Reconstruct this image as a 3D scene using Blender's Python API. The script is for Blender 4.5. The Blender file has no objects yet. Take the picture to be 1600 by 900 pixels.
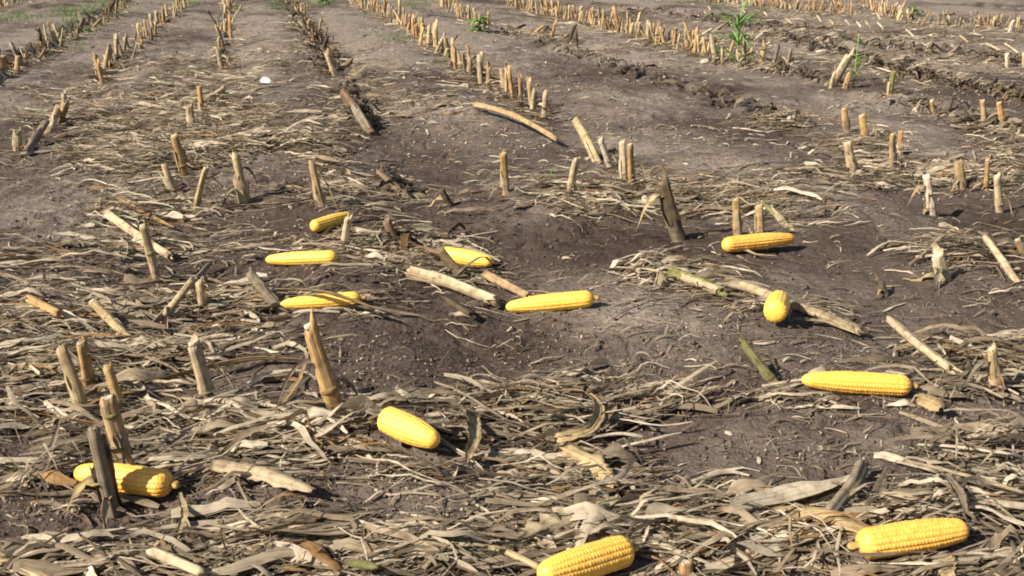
import bpy, math, random
import numpy as np
C = bpy.context
col = C.scene.collection
R = math.radians
rnd = random.Random(11)
rng = np.random.default_rng(5)

# ------------------------------------------------------------------ camera, sky, sun, exposure
CAM_H, FPX, HORIZON = 0.75, 1555.6, -95.0
PITCH = math.atan((450 - HORIZON) / FPX)
cam = bpy.data.objects.new('camera', bpy.data.cameras.new('camera'))
col.objects.link(cam)
cam.location = (0, 0, CAM_H)
cam.rotation_euler = (math.pi / 2 - PITCH, 0, 0)
cam.data.sensor_width = 36.0
cam.data.lens = 35.0
cam.data.clip_start = 0.02
cam.data.clip_end = 2000
C.scene.camera = cam

SUN_EL, SUN_AZ = R(37), R(28)           # light travels towards +x and, by SUN_AZ, towards +y
world = bpy.data.worlds.new('World'); C.scene.world = world
world.use_nodes = True
wn = world.node_tree
bg = wn.nodes['Background']
sky = wn.nodes.new('ShaderNodeTexSky'); sky.sky_type = 'NISHITA'; sky.sun_disc = False
sky.sun_elevation = SUN_EL
# the sun stands at direction (-cos, -sin): compass angle from +Y, clockwise
sky.sun_rotation = math.atan2(-math.cos(SUN_AZ), -math.sin(SUN_AZ)) % (2 * math.pi)
wn.links.new(sky.outputs[0], bg.inputs[0]); bg.inputs[1].default_value = 0.064
sun = bpy.data.objects.new('sun', bpy.data.lights.new('sun', 'SUN'))
col.objects.link(sun)
sun.data.energy = 5.0; sun.data.angle = R(0.55); sun.data.color = (1.0, 0.94, 0.85)
from mathutils import Vector, Matrix
ldir = Vector((math.cos(SUN_AZ) * math.cos(SUN_EL), math.sin(SUN_AZ) * math.cos(SUN_EL), -math.sin(SUN_EL)))
sun.rotation_euler = ldir.to_track_quat('-Z', 'Y').to_euler()
vs = C.scene.view_settings
vs.view_transform = 'Standard'; vs.look = 'None'; vs.exposure = 0.92; vs.gamma = 1.0
vs.use_curve_mapping = False
C.scene.render.engine = 'CYCLES'
C.scene.cycles.filter_width = 1.9
C.scene.cycles.max_bounces = 6

# ------------------------------------------------------------------ noise and terrain height
_perm = np.random.default_rng(3).permutation(4096)
_val = np.random.default_rng(4).random(4096) * 2 - 1
def vnoise(x, y, seed=0):
    xi = np.floor(x).astype(np.int64); yi = np.floor(y).astype(np.int64)
    fx = x - xi; fy = y - yi
    fx = fx * fx * fx * (fx * (fx * 6 - 15) + 10); fy = fy * fy * fy * (fy * (fy * 6 - 15) + 10)
    def h(a, b): return _val[_perm[(_perm[(a + seed * 57) & 4095] + b) & 4095]]
    v00 = h(xi, yi); v10 = h(xi + 1, yi); v01 = h(xi, yi + 1); v11 = h(xi + 1, yi + 1)
    return (v00 * (1 - fx) + v10 * fx) * (1 - fy) + (v01 * (1 - fx) + v11 * fx) * fy
def fbm(x, y, scale, octv=3, seed=0, gain=0.5):
    a, s, f = 0, 1.0, 1.0 / scale
    for k in range(octv):
        ca, sa = math.cos(k * 0.7 + seed), math.sin(k * 0.7 + seed)
        a = a + s * vnoise((x * ca - y * sa) * f + 13.7 * k, (x * sa + y * ca) * f + 7.1 * k, seed + k)
        s *= gain; f *= 2.03
    return a
def sstep(a, b, x):
    t = np.clip((x - a) / (b - a), 0, 1); return t * t * (3 - 2 * t)

CP, SP = math.cos(PITCH), math.sin(PITCH)
def ray(px, py):
    a, b = (px - 800) / FPX, (450 - py) / FPX
    return a, CP + b * SP, -SP + b * CP
def flat(px, py, z=0.0):
    dx, dy, dz = ray(px, py); t = (z - CAM_H) / dz
    return dx * t, dy * t

def seg_frame(p0, p1):
    (x0, y0), (x1, y1) = flat(*p0), flat(*p1)
    L = math.hypot(x1 - x0, y1 - y0); tx, ty = (x1 - x0) / L, (y1 - y0) / L
    return x0, y0, tx, ty, L
# lines of tyre lug prints: px from, px to, period, slant, half width, depth
LUGS = [((1250, 192), (760, 38), 0.125, (.8, 1), 0.075, 0.06),
        ((1225, 62), (1335, 88), 0.14, (.45, 1), 0.13, 0.042),
        ((1365, 100), (1475, 128), 0.14, (.45, 1), 0.12, 0.042),
        ((1545, 140), (1640, 160), 0.14, (.45, 1), 0.12, 0.042),
        ((1335, 68), (1600, 96), 0.16, (.45, 1), 0.12, 0.042),
        ((1100, 30), (1330, 62), 0.16, (.45, 1), 0.2, 0.045),
        ((1500, 5), (1700, 30), 0.18, (.45, 1), 0.3, 0.04)]
def _lug(a, b, P, axis, hw, d):
    f = seg_frame(a, b); tx, ty = f[2], f[3]
    sl = -(axis[0] * tx + axis[1] * ty) / (-axis[0] * ty + axis[1] * tx)
    sl = max(-2.5, min(2.5, sl))
    return f + (P * math.sqrt(1 + sl * sl), sl, hw, d)
LUGS = [_lug(a, b, per, ax_, hw, d) for a, b, per, ax_, hw, d in LUGS]
# banks: the ground left of the line stands higher, with a ragged edge
BANKS = [(seg_frame((0, 120), (200, 2)), 0.062), (seg_frame((0, 42), (120, -6)), 0.04),
         (seg_frame((1180, 176), (1245, 197)), 0.0)]
RIDGES = [seg_frame(*p) for p in (((1640, 158), (1180, 44)), ((1640, 100), (1300, 60)), ((1640, 40), (1300, 8)), ((1300, 48), (960, 12)), ((1640, 212), (1395, 158)), ((1300, 128), (1100, 92)))]
ROWA = math.atan2(0.2617, 1.0597)
def ground(x, y):
    x = np.asarray(x, float); y = np.asarray(y, float)
    r = np.hypot(x, y)
    u = x * math.cos(ROWA) + y * math.sin(ROWA)
    near = 1 - sstep(14, 40, r)
    z = 0.011 * fbm(x, y, 0.8, 2, 1) + 0.008 * fbm(x, y, 0.26, 3, 2)
    z = z + 0.017 * np.cos(2 * math.pi * (u - 0.12) / 0.775) * (0.6 + 0.4 * vnoise(x * 0.7, y * 0.7, 9))
    cl = fbm(x, y, 0.085, 3, 5)
    rough = 0.35 + 0.65 * sstep(-0.2, 0.5, fbm(x, y, 0.6, 2, 8))
    z = z + (0.0065 * cl + 0.004 * np.maximum(cl, 0) ** 2) * rough
    z = z + 0.0028 * fbm(x, y, 0.024, 2, 6) * rough * (1 - sstep(3.5, 7, r))
    rd = 1 - np.abs(fbm(x, y, 0.055, 2, 44)); rd = np.clip(rd - .62, 0, 1) * sstep(-.1, .45, fbm(x, y, 0.45, 2, 45))
    z = z + 0.014 * rd
    # shallow cracks
    cr = np.abs(fbm(x, y, 0.34, 2, 12))
    z = z - 0.010 * (1 - sstep(0.0, 0.045, cr)) * (vnoise(x * 1.3, y * 1.3, 15) > -0.1)
    for x0, y0, tx, ty, L, per, sl, hw, d in LUGS:
        s = (x - x0) * tx + (y - y0) * ty; w = -(x - x0) * ty + (y - y0) * tx
        w = w + 0.03 * vnoise(s * 3, s * 0, 21)
        w = w + 0.03 * vnoise(s * 9, w * 9, 25)
        inb = (1 - sstep(hw * .45, hw * 1.1, np.abs(w))) * sstep(-0.05, 0.03, s) * (1 - sstep(L - .03, L + .05, s))
        ph = ((s + sl * w + 0.07 * vnoise(s * 3, w * 4, 22)) / per) % 1.0
        pit = 1 - sstep(0.04, 0.22, np.abs(ph - 0.5))
        amp = np.clip(0.75 + 0.6 * vnoise(s * 3.1, s * 0 + 5, 23), 0.3, 1.2)
        z = z - d * inb * pit * amp + 0.25 * d * inb * (1 - pit) * amp
    for (x0, y0, tx, ty, L), d in BANKS:
        if d == 0: continue
        w = -(x - x0) * ty + (y - y0) * tx
        s = (x - x0) * tx + (y - y0) * ty
        w = w + 0.07 * vnoise(s * 7, s * 0 + 3, 31) + 0.05 * vnoise(s * 17, s * 0 + 8, 32)
        z = z + d * (sstep(-0.02, 0.05, w) - sstep(0.3, 1.1, w) * 0.8)
    for x0, y0, tx, ty, L in RIDGES:
        w = -(x - x0) * ty + (y - y0) * tx + 0.03 * vnoise(x * 5, y * 5, 61); s = (x - x0) * tx + (y - y0) * ty
        z = z + 0.045 * np.exp(-(w / .07) ** 2) * (.75 + .35 * vnoise(s * 6, s * 0, 62)) * sstep(-.2, .2, s) * (1 - sstep(L - .2, L + .3, s))
    return z * near

def at(px, py, up=0.0):
    dx, dy, dz = ray(px, py); z = 0.0
    for _ in range(25):
        t = (z + up - CAM_H) / dz
        z = float(ground(dx * t, dy * t)) * 0.5 + z * 0.5
    t = (z + up - CAM_H) / dz
    return Vector((dx * t, dy * t, z + up))
def at_np(px, py):
    dx, dy, dz = ray(px, py); z = np.zeros_like(dx)
    for _ in range(8):
        t = (z - CAM_H) / dz
        z = 0.5 * z + 0.5 * ground(dx * t, dy * t)
    return dx * t, dy * t
def ppm(y): return (y - HORIZON) * CP / CAM_H     # image px per metre on the ground at image row y

# ------------------------------------------------------------------ mesh helper
def mesh_np(name, V, F, mat, uv=None, tint=None, smooth=True):
    V = np.asarray(V, np.float32); F = np.asarray(F, np.int32)
    k = F.shape[1]
    me = bpy.data.meshes.new(name)
    me.vertices.add(len(V)); me.vertices.foreach_set('co', V.ravel())
    me.loops.add(F.size); me.loops.foreach_set('vertex_index', F.ravel())
    me.polygons.add(len(F))
    me.polygons.foreach_set('loop_start', np.arange(0, F.size, k, dtype=np.int32))
    try: me.polygons.foreach_set('loop_total', np.full(len(F), k, np.int32))
    except Exception: pass
    me.polygons.foreach_set('use_smooth', np.full(len(F), smooth, bool))
    if uv is not None:
        l = me.uv_layers.new(name='UVMap')
        l.data.foreach_set('uv', np.asarray(uv, np.float32)[F.ravel()].ravel())
    if tint is not None:
        a = me.attributes.new('tint', 'FLOAT_COLOR', 'POINT')
        t = np.ones((len(V), 4), np.float32); t[:, :3] = tint
        a.data.foreach_set('color', t.ravel())
    me.update(calc_edges=True); me.validate()
    me.materials.append(mat)
    return me
def link(name, me, parent=None):
    o = bpy.data.objects.new(name, me); col.objects.link(o)
    if parent is not None: o.parent = parent
    return o
def tag(o, label, cat, group=None, kind=None):
    if label: o['label'] = label
    if cat: o['category'] = cat
    if group: o['group'] = group
    if kind: o['kind'] = kind
    return o

# ------------------------------------------------------------------ materials
def new_mat(name, rough=0.9, spec=0.2):
    m = bpy.data.materials.new(name); m.use_nodes = True
    n = m.node_tree.nodes; b = n['Principled BSDF']
    b.inputs['Roughness'].default_value = rough
    b.inputs['Specular IOR Level'].default_value = spec
    return m, n, m.node_tree.links, b
def ramp(n, stops):
    r = n.new('ShaderNodeValToRGB'); e = r.color_ramp.elements
    while len(e) < len(stops): e.new(0.5)
    for k, (p, c) in enumerate(stops): e[k].position = p; e[k].color = tuple(c) + (1,)
    return r
def noise(n, l, vec, scale, detail=3, rough=0.55):
    t = n.new('ShaderNodeTexNoise'); t.inputs['Scale'].default_value = scale
    t.inputs['Detail'].default_value = detail; t.inputs['Roughness'].default_value = rough
    l.new(vec, t.inputs['Vector']); return t
def mix(n, l, mode, fac, a, b):
    m = n.new('ShaderNodeMix'); m.data_type = 'RGBA'; m.blend_type = mode
    for sock, v in ((m.inputs[0], fac), (m.inputs[6], a), (m.inputs[7], b)):
        if isinstance(v, (int, float)): sock.default_value = v
        elif isinstance(v, tuple): sock.default_value = v + (1,)
        else: l.new(v, sock)
    return m.outputs[2]

def soil_material():
    m, n, l, b = new_mat('field_soil', 0.95, 0.12)
    g = n.new('ShaderNodeTexCoord').outputs['Object']
    n1 = noise(n, l, g, 1.5, 5, 0.6); n2 = noise(n, l, g, 9, 5, 0.65); n3 = noise(n, l, g, 70, 4, 0.7); n4 = noise(n, l, g, 320, 2, 0.6)
    crust = n.new('ShaderNodeAttribute'); crust.attribute_name = 'crust'
    add = n.new('ShaderNodeMath'); add.operation = 'MULTIPLY_ADD'; l.new(n1.outputs[0], add.inputs[0]); add.inputs[1].default_value = 0.85; l.new(crust.outputs['Fac'], add.inputs[2])
    add2 = n.new('ShaderNodeMath'); add2.operation = 'MULTIPLY_ADD'; l.new(n2.outputs[0], add2.inputs[0]); add2.inputs[1].default_value = 0.5; l.new(add.outputs[0], add2.inputs[2])
    r = ramp(n, [(0.38, (0.050, 0.034, 0.024)), (0.64, (0.083, 0.060, 0.045)), (0.86, (0.142, 0.109, 0.084)), (1.0, (0.205, 0.162, 0.125))])
    l.new(add2.outputs[0], r.inputs[0])
    r3 = ramp(n, [(0.3, (0.62, 0.62, 0.64)), (0.7, (1.3, 1.28, 1.25))]); l.new(n3.outputs[0], r3.inputs[0])
    c = mix(n, l, 'MULTIPLY', 0.75, r.outputs[0], r3.outputs[0])
    r4 = ramp(n, [(0.35, (0.75, 0.75, 0.75)), (0.62, (1.12, 1.12, 1.12)), (0.72, (1.9, 1.8, 1.65))]); l.new(n4.outputs[0], r4.inputs[0])
    c = mix(n, l, 'MULTIPLY', 0.6, c, r4.outputs[0])
    l.new(c, b.inputs['Base Color'])
    bp0 = n.new('ShaderNodeBump'); bp0.inputs['Strength'].default_value = 0.6; bp0.inputs['Distance'].default_value = 0.03
    n5 = noise(n, l, g, 22, 4, 0.6); l.new(n5.outputs[0], bp0.inputs['Height'])
    bp = n.new('ShaderNodeBump'); bp.inputs['Strength'].default_value = 0.7; bp.inputs['Distance'].default_value = 0.008
    l.new(n3.outputs[0], bp.inputs['Height']); l.new(bp0.outputs[0], bp.inputs['Normal'])
    bp2 = n.new('ShaderNodeBump'); bp2.inputs['Strength'].default_value = 0.5; bp2.inputs['Distance'].default_value = 0.002
    l.new(n4.outputs[0], bp2.inputs['Height']); l.new(bp.outputs[0], bp2.inputs['Normal'])
    l.new(bp2.outputs[0], b.inputs['Normal'])
    return m
def straw_material(name, streak=(60, 3), amount=0.8, transl=0.0, rough=0.75):
    m, n, l, b = new_mat(name, rough, 0.25)
    a = n.new('ShaderNodeAttribute'); a.attribute_name = 'tint'
    uv = n.new('ShaderNodeTexCoord').outputs['UV']
    mp = n.new('ShaderNodeMapping'); mp.inputs['Scale'].default_value = (streak[0], streak[1], 1); l.new(uv, mp.inputs[0])
    t = noise(n, l, mp.outputs[0], 1.0, 3, 0.6)
    r = ramp(n, [(0.28, (0.55, 0.52, 0.48)), (0.5, (0.95, 0.95, 0.95)), (0.72, (1.28, 1.27, 1.22))]); l.new(t.outputs[0], r.inputs[0])
    c = mix(n, l, 'MULTIPLY', amount, a.outputs['Color'], r.outputs[0])
    g = n.new('ShaderNodeTexCoord').outputs['Object']
    t2 = noise(n, l, g, 55, 3, 0.6)
    r2 = ramp(n, [(0.28, (0.36, 0.31, 0.27)), (0.40, (0.72, 0.68, 0.62)), (0.52, (1, 1, 1)), (0.8, (1.15, 1.12, 1.06))]); l.new(t2.outputs[0], r2.inputs[0])
    c = mix(n, l, 'MULTIPLY', 0.8, c, r2.outputs[0])
    t3 = noise(n, l, g, 14, 3, 0.6); r3 = ramp(n, [(0.35, (0.70, 0.68, 0.66)), (0.6, (1.08, 1.06, 1.02))]); l.new(t3.outputs[0], r3.inputs[0])
    c = mix(n, l, 'MULTIPLY', 0.8, c, r3.outputs[0])
    l.new(c, b.inputs['Base Color'])
    bp = n.new('ShaderNodeBump'); bp.inputs['Strength'].default_value = 0.8; bp.inputs['Distance'].default_value = 0.0015
    l.new(t.outputs[0], bp.inputs['Height']); l.new(bp.outputs[0], b.inputs['Normal'])
    if transl:
        tr = n.new('ShaderNodeBsdfTranslucent'); l.new(c, tr.inputs[0])
        ms = n.new('ShaderNodeMixShader'); ms.inputs[0].default_value = transl
        l.new(b.outputs[0], ms.inputs[1]); l.new(tr.outputs[0], ms.inputs[2])
        l.new(ms.outputs[0], n['Material Output'].inputs[0])
    return m
def kernel_material():
    m, n, l, b = new_mat('corn_kernels', 0.42, 0.35)
    g = n.new('ShaderNodeTexCoord').outputs['Object']
    a = n.new('ShaderNodeAttribute'); a.attribute_name = 'tint'
    t = noise(n, l, g, 160, 2, 0.5)
    r = ramp(n, [(0.3, (0.86, 0.80, 0.7)), (0.7, (1.06, 1.08, 1.1))]); l.new(t.outputs[0], r.inputs[0])
    c = mix(n, l, 'MULTIPLY', 0.8, a.outputs['Color'], r.outputs[0])
    t2 = noise(n, l, g, 26, 3, 0.6)
    r2 = ramp(n, [(0.35, (0.88, 0.80, 0.66)), (0.6, (1, 1, 1))]); l.new(t2.outputs[0], r2.inputs[0])
    c = mix(n, l, 'MULTIPLY', 0.6, c, r2.outputs[0])
    l.new(c, b.inputs['Base Color'])
    b.inputs['Subsurface Weight'].default_value = 0.18
    b.inputs['Subsurface Radius'].default_value = (0.010, 0.005, 0.0012)
    b.inputs['Subsurface Scale'].default_value = 0.5
    return m
def plain(name, c, rough=0.8, transl=0.0, var=0.5):
    m, n, l, b = new_mat(name, rough, 0.25)
    g = n.new('ShaderNodeTexCoord').outputs['Object']
    t = noise(n, l, g, 40, 3)
    r = ramp(n, [(0.3, tuple(v * (1 - var * .6) for v in c)), (0.7, tuple(min(1, v * (1 + var * .4)) for v in c))]); l.new(t.outputs[0], r.inputs[0])
    l.new(r.outputs[0], b.inputs['Base Color'])
    if transl:
        tr = n.new('ShaderNodeBsdfTranslucent'); l.new(r.outputs[0], tr.inputs[0])
        ms = n.new('ShaderNodeMixShader'); ms.inputs[0].default_value = transl
        l.new(b.outputs[0], ms.inputs[1]); l.new(tr.outputs[0], ms.inputs[2])
        l.new(ms.outputs[0], n['Material Output'].inputs[0])
    return m
M_SOIL = soil_material()
M_LEAF = straw_material('dry_leaf', (9, 1.2), 0.8, 0.18, 0.8)
M_STALK = straw_material('dry_stalk', (22, 0.9), 1.0, 0.0, 0.75)
M_CORN = kernel_material()
M_GREEN = plain('green_blade', (0.11, 0.23, 0.035), 0.6, 0.35)
M_BRIGHT = plain('bright_blade', (0.24, 0.43, 0.10), 0.6, 0.4)
M_STONE = plain('pale_stone', (0.45, 0.40, 0.33), 0.9)
M_SCRAP = plain('white_scrap', (0.82, 0.82, 0.80), 0.7, 0.0, 0.1)

# ------------------------------------------------------------------ the field
def axis(inner0, inner1, step_fn, outs0, outs1):
    v = [inner0]
    while v[-1] < inner1: v.append(v[-1] + step_fn(v[-1]))
    return np.array(list(outs0) + v + list(outs1))
xs = axis(-8.5, 8.5, lambda x: 0.0075 + 0.009 * max(0, abs(x) - 1.0), (-400, -120, -50, -25, -15, -11), (11, 15, 25, 50, 120, 400))
ys = axis(1.15, 17, lambda y: 0.0033 * y + 0.001, (-400, -100, -30, -10, -4, -1.5, -.5, 0, .3, .6, .8, .9, 1.0, 1.06, 1.1), (19, 23, 30, 45, 70, 120, 250, 600))
X, Y = np.meshgrid(xs, ys)
Z = ground(X, Y)
nx, ny = len(xs), len(ys)
idx = np.arange(nx * ny).reshape(ny, nx)
F = np.stack([idx[:-1, :-1], idx[:-1, 1:], idx[1:, 1:], idx[1:, :-1]], -1).reshape(-1, 4)
me = mesh_np('field', np.stack([X, Y, Z], -1).reshape(-1, 3), F, M_SOIL)
a = me.attributes.new('crust', 'FLOAT', 'POINT')       # dry crust on the high spots, damp soil in the lows
cr = np.clip(0.10 + (0.022 * fbm(X, Y, 0.75, 3, 1) + 0.012 * fbm(X, Y, 0.28, 2, 2)) * 10.0 + 0.10 * fbm(X, Y, 1.9, 2, 40), -0.25, 0.4)
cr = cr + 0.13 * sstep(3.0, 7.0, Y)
a.data.foreach_set('value', cr.astype(np.float32).ravel())
tag(link('ground', me), 'brown bare soil of a harvested corn field', None, None, 'structure')

# ------------------------------------------------------------------ tubes, ribbons
def frames(P):
    P = [Vector(p) for p in P]; fr = []
    ref = None
    for k in range(len(P)):
        t = (P[min(k + 1, len(P) - 1)] - P[max(k - 1, 0)]).normalized()
        if ref is None:
            ref = Vector((0, 0, 1)) if abs(t.z) < 0.8 else Vector((0, -1, 0))
        n_ = (ref - t * ref.dot(t)).normalized(); b_ = t.cross(n_); ref = n_
        fr.append((P[k], t, n_, b_))
    return fr
def resample(P, n):
    P = np.array([list(p) for p in P], float)
    if len(P) == 2:
        t = np.linspace(0, 1, n)[:, None]; return P[0] * (1 - t) + P[1] * t
    d = np.r_[0, np.cumsum(np.linalg.norm(np.diff(P, axis=0), axis=1))]
    s = np.linspace(0, d[-1], n); Q = np.stack([np.interp(s, d, P[:, k]) for k in range(3)], 1)
    for _ in range(max(1, n // 8)): Q[1:-1] = (Q[:-2] + 2 * Q[1:-1] + Q[2:]) / 4
    return Q
def tube_mesh(name, P, rad, tint, mat=None, segs=14, jag=(0.0, 0.35), flute=0.05, split=0.0, oval=0.12, seed=0,
              arc=(0, 2 * math.pi), cap=True, slant=0.0):
    """outer wall of a stalk along P with radii rad, ragged open ends closed a little inside"""
    q = random.Random(seed); fr = frames(P); K = len(fr); V = []; UV = []
    full = abs(arc[1] - arc[0] - 2 * math.pi) < 1e-6
    S = segs if full else segs + 1
    ph = q.random() * 6.28; oph = q.random() * 3.14
    jj = [[q.uniform(-1, 1) for _ in range(S)] for _ in range(2)]
    for e in range(2):
        sp = q.randrange(S)
        for k in range(S):
            dd = min((k - sp) % S, (sp - k) % S)
            d2 = min((k - sp - S // 3) % S, (sp + S // 3 - k) % S)
            jj[e][k] = jj[e][k] * 0.5 + ((1.5 * math.exp(-(dd / 1.9) ** 2) + .9 * math.exp(-(d2 / 1.2) ** 2)) * split if e == 1 else 0)
    Ltot = sum((fr[k + 1][0] - fr[k][0]).length for k in range(K - 1)); s = 0
    for k, (p, t, n_, b_) in enumerate(fr):
        if k: s += (p - fr[k - 1][0]).length
        for m in range(S):
            a_ = arc[0] + (arc[1] - arc[0]) * m / segs
            r = rad[k] * (1 + flute * math.cos(5 * a_ + ph) * 0.6 + flute * math.cos(11 * a_ + ph) * .4) * (1 + oval * math.cos(2 * (a_ - oph)))
            off = 0
            if k == 0: off = -jj[0][m] * rad[0] * jag[0]
            if k == K - 1: off = jj[1][m] * rad[-1] * jag[1] + abs(jj[1][m]) * rad[-1] * split
            if slant and k >= K - 3: off += slant * rad[-1] * math.cos(a_ - oph) * (k - K + 4) / 3
            v = p + (n_ * math.cos(a_) + b_ * math.sin(a_)) * r + t * off
            V.append(v); UV.append((m / segs, s * 10))
    Fc = []
    for k in range(K - 1):
        for m in range(S if full else S - 1):
            m2 = (m + 1) % S
            Fc.append((k * S + m, k * S + m2, (k + 1) * S + m2, (k + 1) * S + m))
    tn = [tint] * len(V)
    if cap and full:
        for e, k in ((0, 0), (1, K - 1)):
            p, t, n_, b_ = fr[k]; sg = -1 if e == 0 else 1
            o1 = len(V)
            for m in range(S):
                V.append(Vector(V[k * S + m]) * 0.82 + (p - t * sg * rad[k] * 0.1) * 0.18); UV.append((0.1, 0.1)); tn.append(tuple(c * 1.05 for c in tint))
            o2 = len(V)
            for m in range(S):
                d = V[o1 + m] - p; V.append(p + d * 0.5 - t * sg * rad[k] * 0.35); UV.append((0.2, 0.2)); tn.append(tuple(min(.7, c * 1.1 + .05) for c in tint))
            for m in range(S):
                m2 = (m + 1) % S
                f = [(k * S + m, k * S + m2, o1 + m2, o1 + m), (o1 + m, o1 + m2, o2 + m2, o2 + m)]
                Fc += [tuple(reversed(x)) for x in f] if e == 0 else f
            c0 = len(V); V.append(p - t * sg * rad[k] * 0.4); UV.append((.2, .2)); tn.append(tuple(min(.7, c * 1.1 + .05) for c in tint))
            for m in range(0, S - 1, 2):
                f = (o2 + m, o2 + (m + 1) % S, o2 + (m + 2) % S, c0)
                Fc.append(tuple(reversed(f)) if e == 0 else f)
    return mesh_np(name, [tuple(v) for v in V], Fc, mat or M_STALK, UV, np.array(tn))
def ribbon_arrays(P, w, roll, cup, thick=0.0006, frag=0.0, seed=0, up=Vector((0, 0, 1))):
    """one leaf blade: five points across, cupped, with real thickness; returns V, F, UV"""
    q = random.Random(seed); P = [Vector(p) for p in P]; K = len(P); V = []; UV = []; s = 0
    A = tuple(-1 + .25 * j for j in range(9)); cq = random.Random(seed + 5); corr = [cq.uniform(-1, 1) for _ in A]; rag = [cq.uniform(-1, 1) for _ in range(2 * K)]
    for side in (0, 1):
        s = 0; q = random.Random(seed)
        for k in range(K):
            t = (P[min(k + 1, K - 1)] - P[max(k - 1, 0)]).normalized()
            lat = t.cross(up)
            lat = lat.normalized() if lat.length > 1e-4 else Vector((1, 0, 0))
            nn = lat.cross(t).normalized()
            ca, sa = math.cos(roll[k]), math.sin(roll[k])
            l2 = lat * ca + nn * sa; n2 = nn * ca - lat * sa
            if k: s += (P[k] - P[k - 1]).length
            for a_ in A:
                j = 1 + frag * q.uniform(-1, 1) * abs(a_)
                j *= 1 + frag * (rag[k] if a_ < 0 else rag[K + k]) * abs(a_)
                v = P[k] + l2 * (a_ * w[k] * 0.5 * j) + n2 * (cup * w[k] * (a_ * a_ - 0.4) + .07 * w[k] * (corr[A.index(a_)] + .15 * q.uniform(-1, 1))) + n2 * (thick * (0.5 - side))
                if k in (0, K - 1): v = v + t * (frag * q.uniform(-1, 1) * w[k] * 1.2)
                V.append(v); UV.append((a_ * .5 + .5, s * 10))
    n5 = 9; Fc = []; off = K * n5
    for k in range(K - 1):
        for m in range(n5 - 1):
            Fc.append((k * n5 + m, k * n5 + m + 1, (k + 1) * n5 + m + 1, (k + 1) * n5 + m))
            Fc.append((off + k * n5 + m, off + (k + 1) * n5 + m, off + (k + 1) * n5 + m + 1, off + k * n5 + m + 1))
        for m in (0, n5 - 1):
            Fc.append((k * n5 + m, (k + 1) * n5 + m, off + (k + 1) * n5 + m, off + k * n5 + m))
    for k in (0, K - 1):
        for m in range(n5 - 1):
            Fc.append((k * n5 + m, k * n5 + m + 1, off + k * n5 + m + 1, off + k * n5 + m))
    return V, Fc, UV
def blade_mesh(name, P, w, tint, roll=None, cup=0.15, mat=None, frag=0.12, seed=0, thick=0.0007):
    roll = roll if roll is not None else [0] * len(P)
    V, Fc, UV = ribbon_arrays(P, w, roll, cup, thick, frag, seed)
    return mesh_np(name, [tuple(v) for v in V], Fc, mat or M_LEAF, UV, np.array([tint] * len(V)))
def leaf_w(n, W, kind='leaf'):
    t = np.linspace(0, 1, n)
    if kind == 'leaf': return list(W * np.clip(np.sin(np.pi * (0.12 + 0.84 * t)) ** 0.7, 0.08, 1))
    if kind == 'husk': return list(W * np.clip(np.sin(np.pi * (0.18 + 0.78 * t)) ** 0.55, 0.1, 1))
    if kind == 'point': return list(W * np.clip(1.05 - t ** 1.6, 0.06, 1))
    return list(W * (0.9 + 0.1 * np.cos(t * 9)))

TINT = dict(pale=(0.47, 0.365, 0.225), tan=(0.36, 0.25, 0.13), orange=(0.40, 0.245, 0.105), grey=(0.235, 0.185, 0.125),
            dark=(0.085, 0.06, 0.035), brown=(0.19, 0.125, 0.07), green=(0.20, 0.18, 0.065), white=(0.60, 0.51, 0.37), cream=(0.43, 0.32, 0.17))
def jit(t, q, a=0.12):
    f = 1 + q.uniform(-a, a); return tuple(max(0, min(.8, c * f * (1 + q.uniform(-a, a) * .3))) for c in t)

def local(o_loc, P): return [Vector(p) - Vector(o_loc) for p in P]
def root_empty(name, loc):
    e = bpy.data.objects.new(name, None); col.objects.link(e); e.location = loc; e.empty_display_size = 0.02
    return e

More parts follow.
